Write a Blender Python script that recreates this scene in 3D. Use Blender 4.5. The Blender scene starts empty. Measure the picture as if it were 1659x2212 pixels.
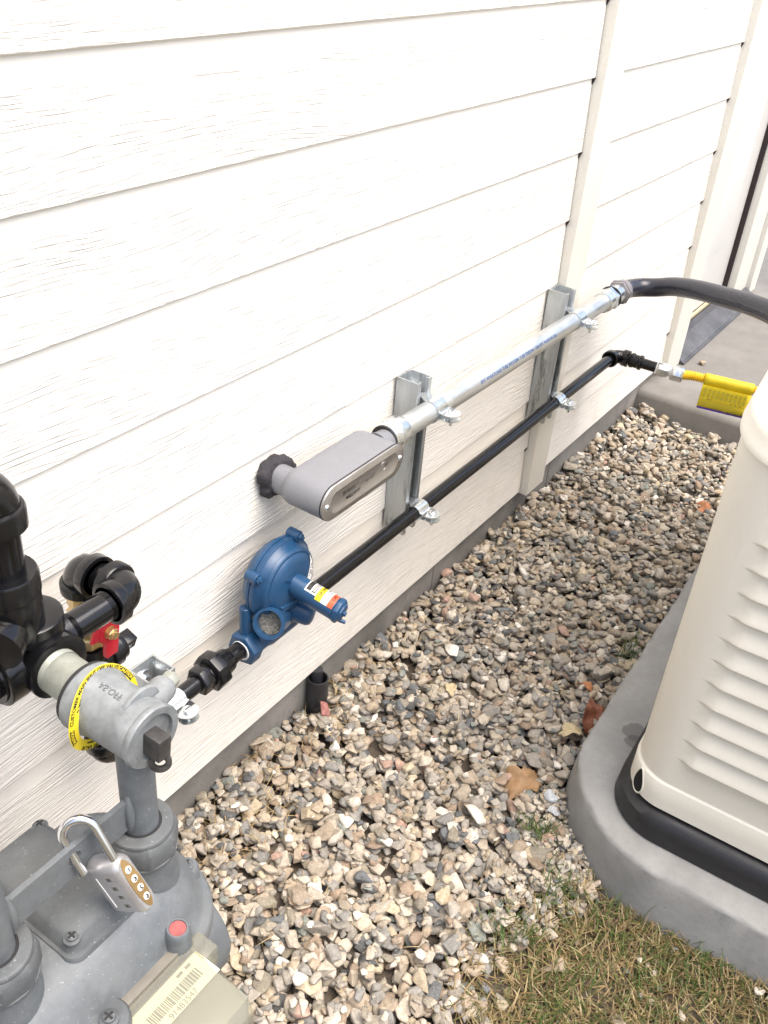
import bpy, bmesh, math, random
import numpy as np
from mathutils import Vector as V, Matrix as M
random.seed(7); RNG = np.random.default_rng(11)
S = bpy.context.scene; COL = S.collection
PI = math.pi
# ------------------------------------------------------------------ camera
RX = ((0.56352644, -0.41942443, 0.71170295), (-0.82245201, -0.36570248, 0.43569989), (0.07752836, -0.83086993, -0.55103949))
CAMP = V((0, -0.725, 1.24)); FPX = 2071.86 / 2212.0
cd = bpy.data.cameras.new('camera'); cam = bpy.data.objects.new('camera', cd); COL.objects.link(cam)
cd.sensor_fit = 'VERTICAL'; cd.sensor_height = 36; cd.sensor_width = 27; cd.lens = 36 * FPX
cd.clip_start = 0.02; cd.clip_end = 400
cx = V([r[0] for r in RX]); cy = -V([r[1] for r in RX]); cz = -V([r[2] for r in RX])
cam.matrix_world = M(((cx.x, cy.x, cz.x, CAMP.x), (cx.y, cy.y, cz.y, CAMP.y), (cx.z, cy.z, cz.z, CAMP.z), (0, 0, 0, 1)))
S.camera = cam
def proj(p):                      # world point -> pixel of the 768 x 1024 picture (used only to choose the largest stones)
    q = V(p) - CAMP; d = -q.dot(cz)
    return 384 + 1024 * FPX * q.dot(cx) / d, 512 - 1024 * FPX * q.dot(cy) / d, d
# ------------------------------------------------------------------ light
SUN_EL, SUN_AZ = math.radians(66.5), math.radians(272)      # azimuth: direction the light comes from, counted from +X towards +Y
w = bpy.data.worlds.new('World'); S.world = w; w.use_nodes = True
nt = w.node_tree; bg = nt.nodes['Background']; sky = nt.nodes.new('ShaderNodeTexSky'); sky.sky_type = 'NISHITA'
sky.sun_disc = False; sky.sun_elevation = SUN_EL; sky.sun_rotation = math.radians(90) - SUN_AZ
sky.air_density = 1.0; sky.dust_density = 5.0; sky.ozone_density = 1.0
nt.links.new(sky.outputs[0], bg.inputs[0]); bg.inputs[1].default_value = 0.135
ld = bpy.data.lights.new('sun', 'SUN'); ld.energy = 1.5; ld.angle = math.radians(60); ld.color = (1, .965, .905)
lo = bpy.data.objects.new('sun', ld); COL.objects.link(lo)
sd = V((math.cos(SUN_EL) * math.cos(SUN_AZ), math.cos(SUN_EL) * math.sin(SUN_AZ), math.sin(SUN_EL)))
lo.rotation_euler = sd.to_track_quat('Z', 'Y').to_euler(); lo.location = sd * 20
vs = S.view_settings; vs.view_transform = 'Standard'; vs.look = 'None'; vs.gamma = 1; vs.exposure = 1.26; vs.use_curve_mapping = False
S.cycles.use_denoising = True; S.cycles.max_bounces = 8

# ------------------------------------------------------------------ materials
class NT:
    def __init__(s, name):
        s.m = bpy.data.materials.new(name); s.m.use_nodes = True; s.t = s.m.node_tree
        s.p = s.t.nodes['Principled BSDF']; s.o = s.t.nodes['Material Output']
    def n(s, t, **k):
        x = s.t.nodes.new('ShaderNode' + t)
        for a, b in k.items(): setattr(x, a, b)
        return x
    def l(s, a, b): s.t.links.new(a, b)
    def val(s, sock, v):
        if isinstance(v, (int, float, tuple, list)): sock.default_value = v
        else: s.l(v, sock)
    def coord(s, scale=(1, 1, 1), kind='Object', offs=None):
        c = s.n('TexCoord'); mp = s.n('Mapping'); s.l(c.outputs[kind], mp.inputs[0]); mp.inputs['Scale'].default_value = scale
        if offs is not None: s.l(offs, mp.inputs['Location'])
        return mp.outputs[0]
    def noise(s, co, sc, det=4, rough=.55, dist=0):
        x = s.n('TexNoise'); s.l(co, x.inputs['Vector']); x.inputs['Scale'].default_value = sc; x.inputs['Detail'].default_value = det
        x.inputs['Roughness'].default_value = rough; x.inputs['Distortion'].default_value = dist; return x.outputs['Fac']
    def ramp(s, f, stops):
        r = s.n('ValToRGB'); s.l(f, r.inputs[0]); e = r.color_ramp.elements
        while len(e) < len(stops): e.new(.5)
        for k, (p, c) in zip(e, stops): k.position = p; k.color = (*c, 1) if len(c) == 3 else c
        return r.outputs[0]
    def rmap(s, f, a, b, c=0., d=1.):
        r = s.n('MapRange'); s.l(f, r.inputs[0])
        for i, v in enumerate((a, b, c, d)): r.inputs[i + 1].default_value = v
        return r.outputs[0]
    def math(s, op, a, b=0.):
        x = s.n('Math', operation=op); s.val(x.inputs[0], a); s.val(x.inputs[1], b); return x.outputs[0]
    def mix(s, f, a, b):
        x = s.n('Mix', data_type='RGBA'); s.val(x.inputs['Factor'], f)
        for sk, v in ((x.inputs[6], a), (x.inputs[7], b)):
            if isinstance(v, tuple): sk.default_value = (*v, 1) if len(v) == 3 else v
            else: s.l(v, sk)
        return x.outputs[2]
    def bump(s, h, strength=.5, dist=.001):
        b = s.n('Bump'); b.inputs['Strength'].default_value = strength; b.inputs['Distance'].default_value = dist
        s.l(h, b.inputs['Height']); s.l(b.outputs[0], s.p.inputs['Normal']); return b
    def set(s, **k):
        for a, b in k.items():
            sk = s.p.inputs[a.replace('_', ' ')]
            if isinstance(b, tuple) and len(b) == 3: b = (*b, 1)
            s.val(sk, b)
        return s
def speck(name, base, rough=.5, metal=0., var=.12, scale=60, bump=.15, dirt=None, dirtamt=.5, coat=0, spec=.5, dist=.0006, kind='Object', fine=True):
    t = NT(name); co = t.coord(kind=kind)
    n1 = t.noise(co, scale, 6, .65); n2 = t.noise(co, scale * .16, 4)
    lo_ = tuple(max(0, c * (1 - var * 1.6)) for c in base); hi_ = tuple(min(1, c * (1 + var)) for c in base)
    c = t.ramp(n1, ((.3, lo_), (.7, hi_)))
    if dirt: c = t.mix(t.rmap(n2, .48, .72, 0, dirtamt), c, dirt)
    if name.startswith('meter') or name.startswith('cast'): c = t.mix(t.rmap(t.noise(co, 330, 3, .6), .66, .72, 0, .55), c, (.42, .43, .42)); c = t.mix(t.rmap(t.noise(co, 21, 5, .65), .56, .66, 0, .45), c, tuple(x * .55 for x in base))
    t.set(Base_Color=c, Metallic=metal, Roughness=t.rmap(n2, .3, .7, max(.02, rough - .08), min(1, rough + .1)))
    t.p.inputs['Coat Weight'].default_value = coat; t.p.inputs['Specular IOR Level'].default_value = spec
    if bump: t.bump(t.noise(co, scale * 3 if fine else scale, 5), bump, dist)
    return t.m
def plain(name, base, rough=.5, metal=0., spec=.5):
    t = NT(name); co = t.coord(); t.set(Base_Color=t.mix(t.noise(co, 40, 3), tuple(c * .9 for c in base), base), Roughness=rough, Metallic=metal)
    t.p.inputs['Specular IOR Level'].default_value = spec; return t.m
def m_siding():
    t = NT('siding_paint'); oi = t.n('ObjectInfo'); cx_ = t.n('CombineXYZ')
    t.l(t.math('MULTIPLY', oi.outputs['Random'], 37.0), cx_.inputs[0]); t.l(t.math('MULTIPLY', oi.outputs['Random'], 11.0), cx_.inputs[2])
    tc = t.n('TexCoord'); add = t.n('VectorMath', operation='ADD'); t.l(tc.outputs['Object'], add.inputs[0]); t.l(cx_.outputs[0], add.inputs[1])
    def mp(sc):
        x = t.n('Mapping'); t.l(add.outputs[0], x.inputs[0]); x.inputs['Scale'].default_value = sc; return x.outputs[0]
    warp = t.noise(mp((2.2, 0, 9)), 1.0, 3, .5)                      # slow bend of the grain lines
    sep = t.n('SeparateXYZ'); t.l(add.outputs[0], sep.inputs[0])
    wamp = t.rmap(t.noise(mp((1.3, 0, 3)), 1.0, 1), .42, .66, .015, .06)
    zz = t.math('ADD', t.math('MULTIPLY', sep.outputs[2], 1.0), t.math('MULTIPLY', warp, wamp))
    cb = t.n('CombineXYZ'); t.l(t.math('MULTIPLY', sep.outputs[0], 15.0), cb.inputs[0]); t.l(t.math('MULTIPLY', zz, 330.0), cb.inputs[2])
    g = t.noise(cb.outputs[0], 1.0, 2, .5)
    lines = t.rmap(g, .36, .60, 0, 1)
    fine = t.noise(mp((26, 0, 420)), 1.0, 2, .5)
    area = t.rmap(t.noise(mp((2.5, 0, 16)), 1.0, 2), .3, .62, .35, 1)
    h = t.math('ADD', t.math('MULTIPLY', lines, area), t.math('MULTIPLY', fine, .35))
    so = t.n('SeparateXYZ'); t.l(tc.outputs['Object'], so.inputs[0])
    edge = t.math('ADD', so.outputs[2], t.math('MULTIPLY', t.noise(mp((6, 0, 20)), 1.0, 2), .012))
    mask = t.rmap(edge, .101, .115, 1, .03)
    t.bump(t.math('MULTIPLY', h, mask), .72, .0013)
    geo = t.n('NewGeometry'); sp = t.n('SeparateXYZ'); t.l(geo.outputs['Position'], sp.inputs[0])
    mud = t.math('MULTIPLY', t.rmap(t.noise(mp((14, 0, 22)), 1.0, 5, .7), .50, .72, 0, .30), t.rmap(sp.outputs[2], .09, .30, 1, 0))      # splashed dirt low on the wall
    t.set(Base_Color=t.mix(mud, t.mix(t.noise(mp((3, 0, 12)), 1.0, 3), (.80, .765, .70), (.835, .805, .75)), (.42, .36, .28)), Roughness=.55)
    return t.m
def m_concrete(name, a, b, scale=12, bump=.5, stain=None, spots=()):
    t = NT(name); co = t.coord(); n1 = t.noise(co, scale, 6, .65); n2 = t.noise(co, scale * 12, 4, .7)
    c = t.mix(t.rmap(n1, .3, .7), a, b); c = t.mix(t.rmap(n2, .55, .8, 0, .35), c, tuple(x * .6 for x in a))
    v = t.n('TexVoronoi'); t.l(co, v.inputs['Vector']); v.inputs['Scale'].default_value = 95
    pit = t.rmap(v.outputs['Distance'], .02, .10, 0, 1); pm = t.rmap(t.noise(co, 30, 2), .56, .62, 1, 0)
    pit2 = t.math('MAXIMUM', pit, pm); c = t.mix(pit2, tuple(x * .4 for x in a), c)
    if stain:
        st = t.rmap(t.noise(co, 7, 5, .6), .55, .7, 0, .6); c = t.mix(st, c, stain)
    for (sx, sy, sr) in spots:            # damp oil stain with an irregular outline
        vd = t.n('VectorMath', operation='DISTANCE'); t.l(co, vd.inputs[0]); vd.inputs[1].default_value = (sx, sy, .0745)
        dd = t.math('ADD', vd.outputs['Value'], t.math('MULTIPLY', t.noise(co, 45, 3), .018)); c = t.mix(t.rmap(dd, sr, sr + .002, .55, 0), c, tuple(x * .35 for x in a))
    t.set(Base_Color=c, Roughness=.88); t.bump(t.math('ADD', t.math('MULTIPLY', n2, .5), pit2), bump, .0015); return t.m
def m_galv(name, a, b, rough=.38, scale=45, metal=.85, streak=(1, 1, 1), spotcol=None):
    t = NT(name); co = t.coord(streak); v = t.n('TexVoronoi'); t.l(co, v.inputs['Vector']); v.inputs['Scale'].default_value = scale
    n = t.noise(co, scale * .5, 5, .7); k = t.math('MULTIPLY', t.math('ADD', n, v.outputs['Color']), .5)
    c = t.ramp(n, ((.3, a), (.7, b)))
    if spotcol: c = t.mix(t.rmap(t.noise(co, scale * .9, 5, .7), .57, .66, 0, .8), c, spotcol)
    t.set(Base_Color=c, Metallic=metal, Roughness=t.rmap(k, .2, .8, rough - .1, rough + .12)); t.bump(n, .12, .0008); return t.m
def m_stone(name, attr):
    t = NT(name); co = t.coord((1, 1, 1), 'Object')
    if attr: a = t.n('Attribute', attribute_name='col'); base = a.outputs['Color']
    else: a = t.n('ObjectInfo'); base = a.outputs['Color']
    g = t.n('NewGeometry'); sc = 1
    n1 = t.noise(g.outputs['Position'], 160, 5, .65); n2 = t.noise(g.outputs['Position'], 520, 3, .6)
    mul = t.n('VectorMath', operation='SCALE'); t.l(base, mul.inputs[0]); t.l(t.rmap(n1, .28, .72, .68, 1.25), mul.inputs['Scale'])
    c = t.mix(t.rmap(n2, .58, .72, 0, .45), mul.outputs[0], (.62, .58, .52)); c = t.mix(t.rmap(n2, .30, .42, .4, 0), c, (.12, .10, .08))
    t.set(Base_Color=c, Roughness=.82); t.bump(t.math('ADD', n1, t.math('MULTIPLY', n2, .5)), .5, .0014); return t.m
def m_attr(name, rough=.6, trans=0):
    t = NT(name); a = t.n('Attribute', attribute_name='col'); t.set(Base_Color=a.outputs['Color'], Roughness=rough); 
    if trans:
        tr = t.n('BsdfTranslucent'); t.l(a.outputs['Color'], tr.inputs[0]); mx = t.n('MixShader'); mx.inputs[0].default_value = trans
        t.l(t.p.outputs[0], mx.inputs[1]); t.l(tr.outputs[0], mx.inputs[2]); t.l(mx.outputs[0], t.o.inputs[0])
    return t.m
def m_black():
    t = NT('black_gloss_paint'); co = t.coord(); n = t.noise(co, 26, 4); n2 = t.noise(co, 150, 4, .6)
    t.set(Base_Color=t.mix(n, (.004, .004, .005), (.007, .0068, .0075)), Roughness=t.rmap(n, .3, .7, .07, .14)); t.p.inputs['Specular IOR Level'].default_value = .5
    t.bump(n2, .10, .0006); return t.m
def m_iron():
    t = NT('black_iron_fitting'); co = t.coord(); n = t.noise(co, 30, 4); n2 = t.noise(co, 420, 4, .6)
    t.set(Base_Color=t.mix(n, (.004, .004, .005), (.008, .0078, .0085)), Roughness=t.rmap(n, .3, .7, .09, .20)); t.bump(n2, .30, .0005); return t.m
def m_cover():
    t = NT('yellowed_clear_plastic'); co = t.coord(); n = t.noise(co, 30, 4)
    t.set(Base_Color=t.mix(n, (.37, .36, .31), (.45, .44, .385)), Roughness=.38)
    tr = t.n('BsdfTransparent'); tr.inputs[0].default_value = (.93, .92, .80, 1); mx = t.n('MixShader'); mx.inputs[0].default_value = .32
    t.l(tr.outputs[0], mx.inputs[1]); t.l(t.p.outputs[0], mx.inputs[2]); t.l(mx.outputs[0], t.o.inputs[0]); return t.m
def m_ground():
    t = NT('soil'); co = t.coord(); n = t.noise(co, 40, 6, .7); n2 = t.noise(co, 1.2, 4)
    c = t.ramp(n, ((.3, (.055, .042, .03)), (.55, (.12, .095, .07)), (.72, (.26, .22, .17)))); c2 = t.ramp(n, ((.3, (.05, .06, .02)), (.7, (.16, .15, .06))))
    t.set(Base_Color=t.mix(t.rmap(n2, .45, .6), c, c2), Roughness=.95); t.bump(n, .8, .006); return t.m
def m_leaf(name, a, b, vein):
    t = NT(name); co = t.coord(kind='Generated'); n = t.noise(co, 5, 5, .6); n2 = t.noise(co, 26, 4)
    c = t.mix(t.rmap(n, .3, .7), a, b); c = t.mix(t.rmap(n2, .6, .75, 0, .6), c, vein); t.set(Base_Color=c, Roughness=.62); t.bump(n2, .5, .002); return t.m
SPOTS = ((1.232, -.505, .028), (1.21, -.512, .024), (1.315, -.520, .022))
MAT = dict(
    siding=m_siding(), trim=speck('trim_paint', (.80, .77, .69), .6, var=.03, scale=160, bump=.35, dist=.0008),
    found=m_concrete('foundation_concrete', (.13, .124, .112), (.235, .222, .205), 9, .9, (.10, .098, .085)),
    pave=m_concrete('pavement_concrete', (.15, .142, .129), (.215, .205, .19), 5, .5, (.14, .13, .115)), pad=m_concrete('pad_concrete', (.225, .222, .212), (.335, .332, .318), 9, .8, (.23, .222, .20), SPOTS),
    black=m_black(), iron=m_iron(), galv=m_galv('galvanised_strut', (.33, .35, .36), (.58, .61, .62), .42, 38, .8, (1, 1, .18), (.13, .135, .135)),
    zinc=m_galv('bright_zinc', (.70, .74, .76), (.86, .89, .90), .24, 70, .95), emt=m_galv('conduit_zinc', (.60, .62, .62), (.68, .70, .70), .38, 25, .9),
    ngalv=m_galv('old_galvanised', (.27, .28, .24), (.42, .43, .37), .5, 60, .45), castgrey=speck('cast_grey', (.24, .255, .26), .55, .15, .22, 45, .35, (.40, .40, .37), .5),
    meter=speck('meter_grey_paint', (.125, .138, .147), .5, 0, .14, 50, .3, (.17, .175, .17), .6), meter2=speck('meter_dull_paint', (.108, .117, .122), .6, 0, .16, 40, .3, (.145, .145, .135), .7),
    key=speck('dark_key_steel', (.09, .085, .08), .5, .5, .3, 60, .3), brass=m_galv('brass', (.60, .44, .20), (.80, .62, .33), .3, 60, .95),
    red=plain('red_handle', (.55, .012, .03), .38), yel=plain('yellow_tag_plastic', (.86, .68, .03), .42), blue=speck('regulator_blue', (.0145, .060, .138), .36, 0, .10, 40, .25, (.018, .068, .15), .6),
    lbgrey=speck('conduit_body_grey', (.205, .21, .225), .42, .1, .03, 160, .2, (.185, .19, .205), .4), steel=m_galv('cover_steel', (.46, .44, .42), (.56, .54, .52), .34, 14, .9),
    putty=speck('duct_seal_putty', (.035, .032, .036), .75, 0, .3, 60, .6, dist=.003), abs=speck('black_pipe_plastic', (.025, .026, .03), .45, 0, .2, 60, .2, (.09, .09, .09), .5),
    hose=speck('grey_flexible_jacket', (.026, .028, .040), .2, 0, .08, 60, .04), nylon=plain('grey_nut', (.20, .19, .20), .4), yhose=plain('yellow_coated_hose', (.85, .52, .015), .42),
    gen=speck('generator_beige', (.735, .70, .61), .42, 0, .015, 220, .25, dist=.0004), genblack=speck('generator_base_plastic', (.014, .014, .016), .42, 0, .2, 120, .3), hole=plain('dark_opening', (.004, .004, .004), .9),
    rubber=speck('ribbed_threshold', (.072, .071, .074), .45, .1, .3, 14, .2, (.22, .22, .24), .8), rib=speck('pale_rib', (.20, .20, .205), .4, .3, .3, 14, .2, (.09, .09, .10), .8), door=plain('white_door_paint', (.82, .80, .755), .4), gap=plain('weatherstrip_gap_shade', (.03, .02, .02), .7), tan=plain('door_sill', (.55, .47, .30), .5),
    soil=m_ground(), bed=speck('bed_soil', (.085, .066, .048), .95, 0, .3, 60, .8, (.16, .135, .10), .6, dist=.004), stone=m_stone('stone', False), gravel=m_stone('gravel_stone', True), blade=m_attr('grass_blade', .55, .3), straw=m_attr('straw', .6, .15),
    cover=m_cover(), modin=plain('module_inside', (.21, .205, .165), .6), modbase=speck('module_base_plastic', (.17, .155, .125), .6, 0, .12, 40, .2), white=plain('white_label', (.80, .79, .76), .5), cream=plain('cream_label', (.74, .72, .56), .5), ink=plain('black_ink', (.02, .02, .02), .6), dim=plain('grey_ink', (.20, .20, .17), .6),
    purple=plain('purple_band', (.06, .015, .22), .5), orange=plain('red_label', (.75, .10, .03), .5), lyel=plain('yellow_label', (.72, .56, .012), .5), olive=plain('olive_ink', (.42, .36, .02), .6), bluei=plain('blue_ink', (.03, .10, .28), .6),
    lock=speck('padlock_zinc', (.50, .49, .49), .36, .65, .08, 90, .15), plate=m_galv('brass_plate', (.29, .19, .075), (.40, .27, .12), .45, 60, .5), pink=speck('pink_plug', (.33, .085, .08), .6, 0, .25, 60, .5), chrome=plain('shackle_chrome', (.80, .80, .82), .14, 1.0), mesh=speck('wire_screen', (.30, .29, .26), .35, .9, .6, 420, .9, dist=.002),
    leaf1=m_leaf('leaf_tan', (.27, .155, .07), (.35, .215, .105), (.17, .085, .04)), leaf2=m_leaf('leaf_red_brown', (.15, .045, .02), (.22, .075, .035), (.09, .03, .015)), leaf3=m_leaf('leaf_orange', (.34, .12, .045), (.42, .19, .08), (.2, .08, .03)), leaf4=m_leaf('leaf_pale', (.45, .36, .20), (.55, .45, .28), (.32, .24, .12)),
)
# ------------------------------------------------------------------ mesh helpers
class MB:
    def __init__(s): s.v = []; s.f = []
    def add(s, vs, fs):
        b = len(s.v); s.v += [tuple(x) for x in vs]; s.f += [tuple(i + b for i in f) for f in fs]; return s
    def lathe(s, prof, p0, ax, n=28, cap=True, ph=0., ref=None):
        p0 = V(p0); a = V(ax).normalized(); u = (V(ref) if ref else (V((0, 0, 1)) if abs(a.z) < .9 else V((1, 0, 0)))); u = (u - a * u.dot(a)).normalized(); w_ = a.cross(u)
        vs = []; fs = []
        for (t, r) in prof:
            for k in range(n):
                g = 2 * PI * k / n + ph; vs.append(p0 + a * t + (u * math.cos(g) + w_ * math.sin(g)) * r)
        for i in range(len(prof) - 1):
            for k in range(n): fs.append((i * n + k, i * n + (k + 1) % n, (i + 1) * n + (k + 1) % n, (i + 1) * n + k))
        if cap: fs.append(tuple(range(n))[::-1]); fs.append(tuple((len(prof) - 1) * n + k for k in range(n)))
        return s.add(vs, fs)
    def cyl(s, p0, p1, r, r1=None, n=28, cap=True, ph=0., ch=0.):
        p0, p1 = V(p0), V(p1); L = (p1 - p0).length; r1 = r if r1 is None else r1
        pr = [(0, r), (L, r1)] if not ch else [(0, r - ch), (ch, r), (L - ch, r1), (L, r1 - ch)]
        return s.lathe(pr, p0, p1 - p0, n, cap, ph)
    def ring(s, p0, ax, r0, r1, h, n=32):
        return s.lathe([(0, r0), (0, r1), (h, r1), (h, r0), (0, r0)], p0, ax, n, False)
    def tube(s, pts, r, n=16, cap=True):
        pts = [V(p) for p in pts]; rs = r if isinstance(r, (list, tuple)) else [r] * len(pts); N = len(pts)
        tn = [((pts[min(i + 1, N - 1)] - pts[max(i - 1, 0)]).normalized()) for i in range(N)]
        u = V((0, 0, 1)) if abs(tn[0].z) < .9 else V((1, 0, 0)); u = (u - tn[0] * u.dot(tn[0])).normalized(); vs = []; fs = []
        for i in range(N):
            u = (u - tn[i] * u.dot(tn[i])).normalized(); w_ = tn[i].cross(u)
            for k in range(n): g = 2 * PI * k / n; vs.append(pts[i] + (u * math.cos(g) + w_ * math.sin(g)) * rs[i])
        for i in range(N - 1):
            for k in range(n): fs.append((i * n + k, i * n + (k + 1) % n, (i + 1) * n + (k + 1) % n, (i + 1) * n + k))
        if cap: fs.append(tuple(range(n))[::-1]); fs.append(tuple((N - 1) * n + k for k in range(n)))
        return s.add(vs, fs)
    def box(s, c, d, rot=None):
        c = V(c); R = rot or M.Identity(3); vs = [c + R @ V((sx * d[0] / 2, sy * d[1] / 2, sz * d[2] / 2)) for sx in (-1, 1) for sy in (-1, 1) for sz in (-1, 1)]
        return s.add(vs, [(0, 1, 3, 2), (4, 6, 7, 5), (0, 4, 5, 1), (2, 3, 7, 6), (0, 2, 6, 4), (1, 5, 7, 3)])
    def bx(s, x0, x1, y0, y1, z0, z1): return s.box(((x0 + x1) / 2, (y0 + y1) / 2, (z0 + z1) / 2), (x1 - x0, y1 - y0, z1 - z0))
    def prism(s, pts, o, u, v_, w_):
        o, u, v_, w_ = V(o), V(u), V(v_), V(w_); n = len(pts); a = [o + u * x + v_ * y for x, y in pts]; b = [q + w_ for q in a]
        return s.add(a + b, [tuple(range(n))[::-1], tuple(range(n, 2 * n))] + [(i, (i + 1) % n, n + (i + 1) % n, n + i) for i in range(n)])
    def loft(s, rings, cap=True):
        n = len(rings[0]); vs = [p for r in rings for p in r]; fs = []
        for i in range(len(rings) - 1):
            for k in range(n): fs.append((i * n + k, i * n + (k + 1) % n, (i + 1) * n + (k + 1) % n, (i + 1) * n + k))
        if cap: fs.append(tuple(range(n))[::-1]); fs.append(tuple((len(rings) - 1) * n + k for k in range(n)))
        return s.add(vs, fs)
    def build(s, name, mat, parent=None, bev=0., ang=38, smooth=True, seg=2):
        me = bpy.data.meshes.new(name); me.from_pydata(s.v, [], s.f)
        bm = bmesh.new(); bm.from_mesh(me); bmesh.ops.remove_doubles(bm, verts=bm.verts, dist=1e-6); bmesh.ops.recalc_face_normals(bm, faces=bm.faces)
        A = math.radians(ang)
        if bev:
            es = [e for e in bm.edges if len(e.link_faces) == 2 and e.calc_face_angle(0) > A]
            bmesh.ops.bevel(bm, geom=es, offset=bev, segments=seg, profile=.5, affect='EDGES', clamp_overlap=True)
        for f in bm.faces: f.smooth = smooth
        if smooth:
            for e in bm.edges: e.smooth = not (len(e.link_faces) == 2 and e.calc_face_angle(0) > A)
        bm.to_mesh(me); bm.free()
        return link(name, me, mat, parent)
def link(name, me, mat, parent=None):
    o = bpy.data.objects.new(name, me); COL.objects.link(o)
    if mat: me.materials.append(MAT[mat] if isinstance(mat, str) else mat)
    par(o, parent); return o
def loc0(p):
    q = V((0, 0, 0))
    while p: q = q + p.location; p = p.parent
    return q
def par(o, p):
    if p: o.parent = p; o.matrix_parent_inverse = M.Translation(-loc0(p)) if p.type == 'EMPTY' else M.Identity(4)
def tag(o, label, cat=None, group=None, kind=None):
    if label: o['label'] = label
    if cat: o['category'] = cat
    if group: o['group'] = group
    if kind: o['kind'] = kind
    return o
def thing(name, label, cat, loc, group=None):
    o = bpy.data.objects.new(name, None); COL.objects.link(o); o.location = loc; o.empty_display_size = .02; return tag(o, label, cat, group)
def struct(o): o['kind'] = 'structure'; return o
def text(name, s, size, fn, mat, parent, ext=0.0004, ax='CENTER', bold=0.):
    cu = bpy.data.curves.new(name, 'FONT'); cu.body = s; cu.size = size; cu.align_x = ax; cu.align_y = 'CENTER'; cu.extrude = ext; cu.offset = bold * size; cu.resolution_u = 3
    o = bpy.data.objects.new(name, cu); me = bpy.data.meshes.new_from_object(o); bpy.data.objects.remove(o); bpy.data.curves.remove(cu)
    for v_ in me.vertices: v_.co = fn(v_.co.x, v_.co.y, v_.co.z)
    me.name = name; return link(name, me, mat, parent)
def plane_fn(o, u, v_, up=1.):
    o, u, v_ = V(o), V(u).normalized(), V(v_).normalized(); n = u.cross(v_) * up
    return lambda x, y, z: o + u * x + v_ * y + n * z
def arc(c, a, b, r, n=8):            # quarter turn from c + a*... corner c, leaving towards -a side and ending towards b
    c, a, b = V(c), V(a).normalized(), V(b).normalized(); o = c + a * r + b * r
    return [o - b * r * math.cos(t) - a * r * math.sin(t) for t in [PI / 2 * k / n for k in range(n + 1)]]
BAND = lambda r, L, b: [(0, r), (0, r * 1.02), (b * .15, r + .0035), (b, r + .0035), (b + .002, r * 1.03), (L, r)]
def elbow(mb, c, a, b, r, leg):      # street elbow centred on the corner c, sockets towards a and b
    c, a, b = V(c), V(a).normalized(), V(b).normalized(); R = r * 1.28; q = leg * .62
    mb.tube([c + a * leg] + arc(c, a, b, q, 10) + [c + b * leg], R, 24)
    for d in (a, b): mb.lathe([(leg * .52, R), (leg * .54, R + .0028), (leg * .6, R + .004), (leg * .98, R + .004), (leg, R + .002), (leg, r * .9)], c, d, 28, False)
def socket(mb, c, d, r, leg, R=None):
    R = R or r * 1.28; mb.lathe([(0, R), (leg * .55, R), (leg * .6, R + .004), (leg * .97, R + .004), (leg, R + .002), (leg, r * .9)], c, d, 28, True)
def threads(mb, p, d, r, n=4, pitch=.0016):
    pr = []
    for k in range(n): pr += [(k * pitch, r), (k * pitch + pitch / 2, r + .0006)]
    mb.lathe(pr, p, d, 26, False)
def hexn(mb, p, d, r, h, ph=0., ch=.12):
    mb.lathe([(0, r * (1 - ch)), (h * .12, r), (h * .88, r), (h, r * (1 - ch))], p, d, 6, True, ph)
def dup(o, delta, label, parent=None):
    c = o.copy(); COL.objects.link(c)
    if parent is None: c.location = o.location + V(delta); c['label'] = label
    else: c.parent = parent
    for ch in o.children: dup(ch, delta, label, c)
    return c
# ------------------------------------------------------------------ the setting
g = MB().add([(-120, -150, -.035), (150, -150, -.035), (150, 60, -.035), (-120, 60, -.035)], [(0, 1, 2, 3)]).build('ground', 'soil'); struct(g)
# concrete pavement by the door, with a rounded leading edge
pv = MB(); prof = [(2.548, -.12), (2.548, .040), (2.552, .052), (2.562, .059), (2.58, .061), (7.5, .061), (7.5, -.12)]
pv.prism([(x, z) for x, z in prof], (0, -1.9, 0), (1, 0, 0), (0, 0, 1), (0, 1.912, 0)); pv.bx(3.70, 9, .0125, 4, -.1, .0605); pvo = pv.build('pavement', 'pave', None, 0, 60); struct(pvo)
# ------------------------------------------------------------------ house
house = thing('house', 'cream painted clapboard house wall with trim boards and concrete footing', 'house', (1, .1, 0))
ZL = [.083, .2005, .3305, .456, .5805, .7095, .838, .9673, 1.0953] + [1.0953 + .1285 * k for k in range(1, 14)]
def board(x0, x1, z0, z1, first):
    L = x1 - x0; h = z1 - z0 + .018; n = max(2, int(L / .25)); vs = []; fs = []; T = .0048
    pr = [(0.0, 0.0), (-.0004, .0015), (T * (h - .0) / (z1 - z0), h), (T * h / (z1 - z0) + .011, h), (.011, 0.0)]
    pr = [(0, .0012), (.0012, 0), (.0098, 0), (.0098 + T * h / (z1 - z0), h), (T * h / (z1 - z0), h)]
    m = MB(); xs = [x0 + L * k / n for k in range(n + 1)]
    m.loft([[(x, y, z) for y, z in pr] for x in xs])
    o = m.build('siding_board', 'siding', None, 0, 30); o.parent = house; o.matrix_parent_inverse = M.Translation(-house.location); o.location = (0, 0, z0)
    return o
for k in range(len(ZL) - 1): board(-2.6, 1.7705, ZL[k], ZL[k + 1], k == 0)
for k in range(len(ZL) - 1): board(1.856, 2.6785, ZL[k] + (.009 if k == 0 else 0), ZL[k + 1], k == 0)
def trim(name, x0, x1, y0, y1, z0, z1, mat='trim', bev=.0015): return MB().bx(x0, x1, y0, y1, z0, z1).build(name, mat, house, bev)
tag(trim('trim_board', 1.773, 1.859, -.018, .03, .078, 2.8), 'vertical cream batten splitting the clapboards')
tag(trim('corner_board', 2.676, 2.803, -.018, .085, .0635, 2.8), 'wide cream trim board beside the door')
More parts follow.
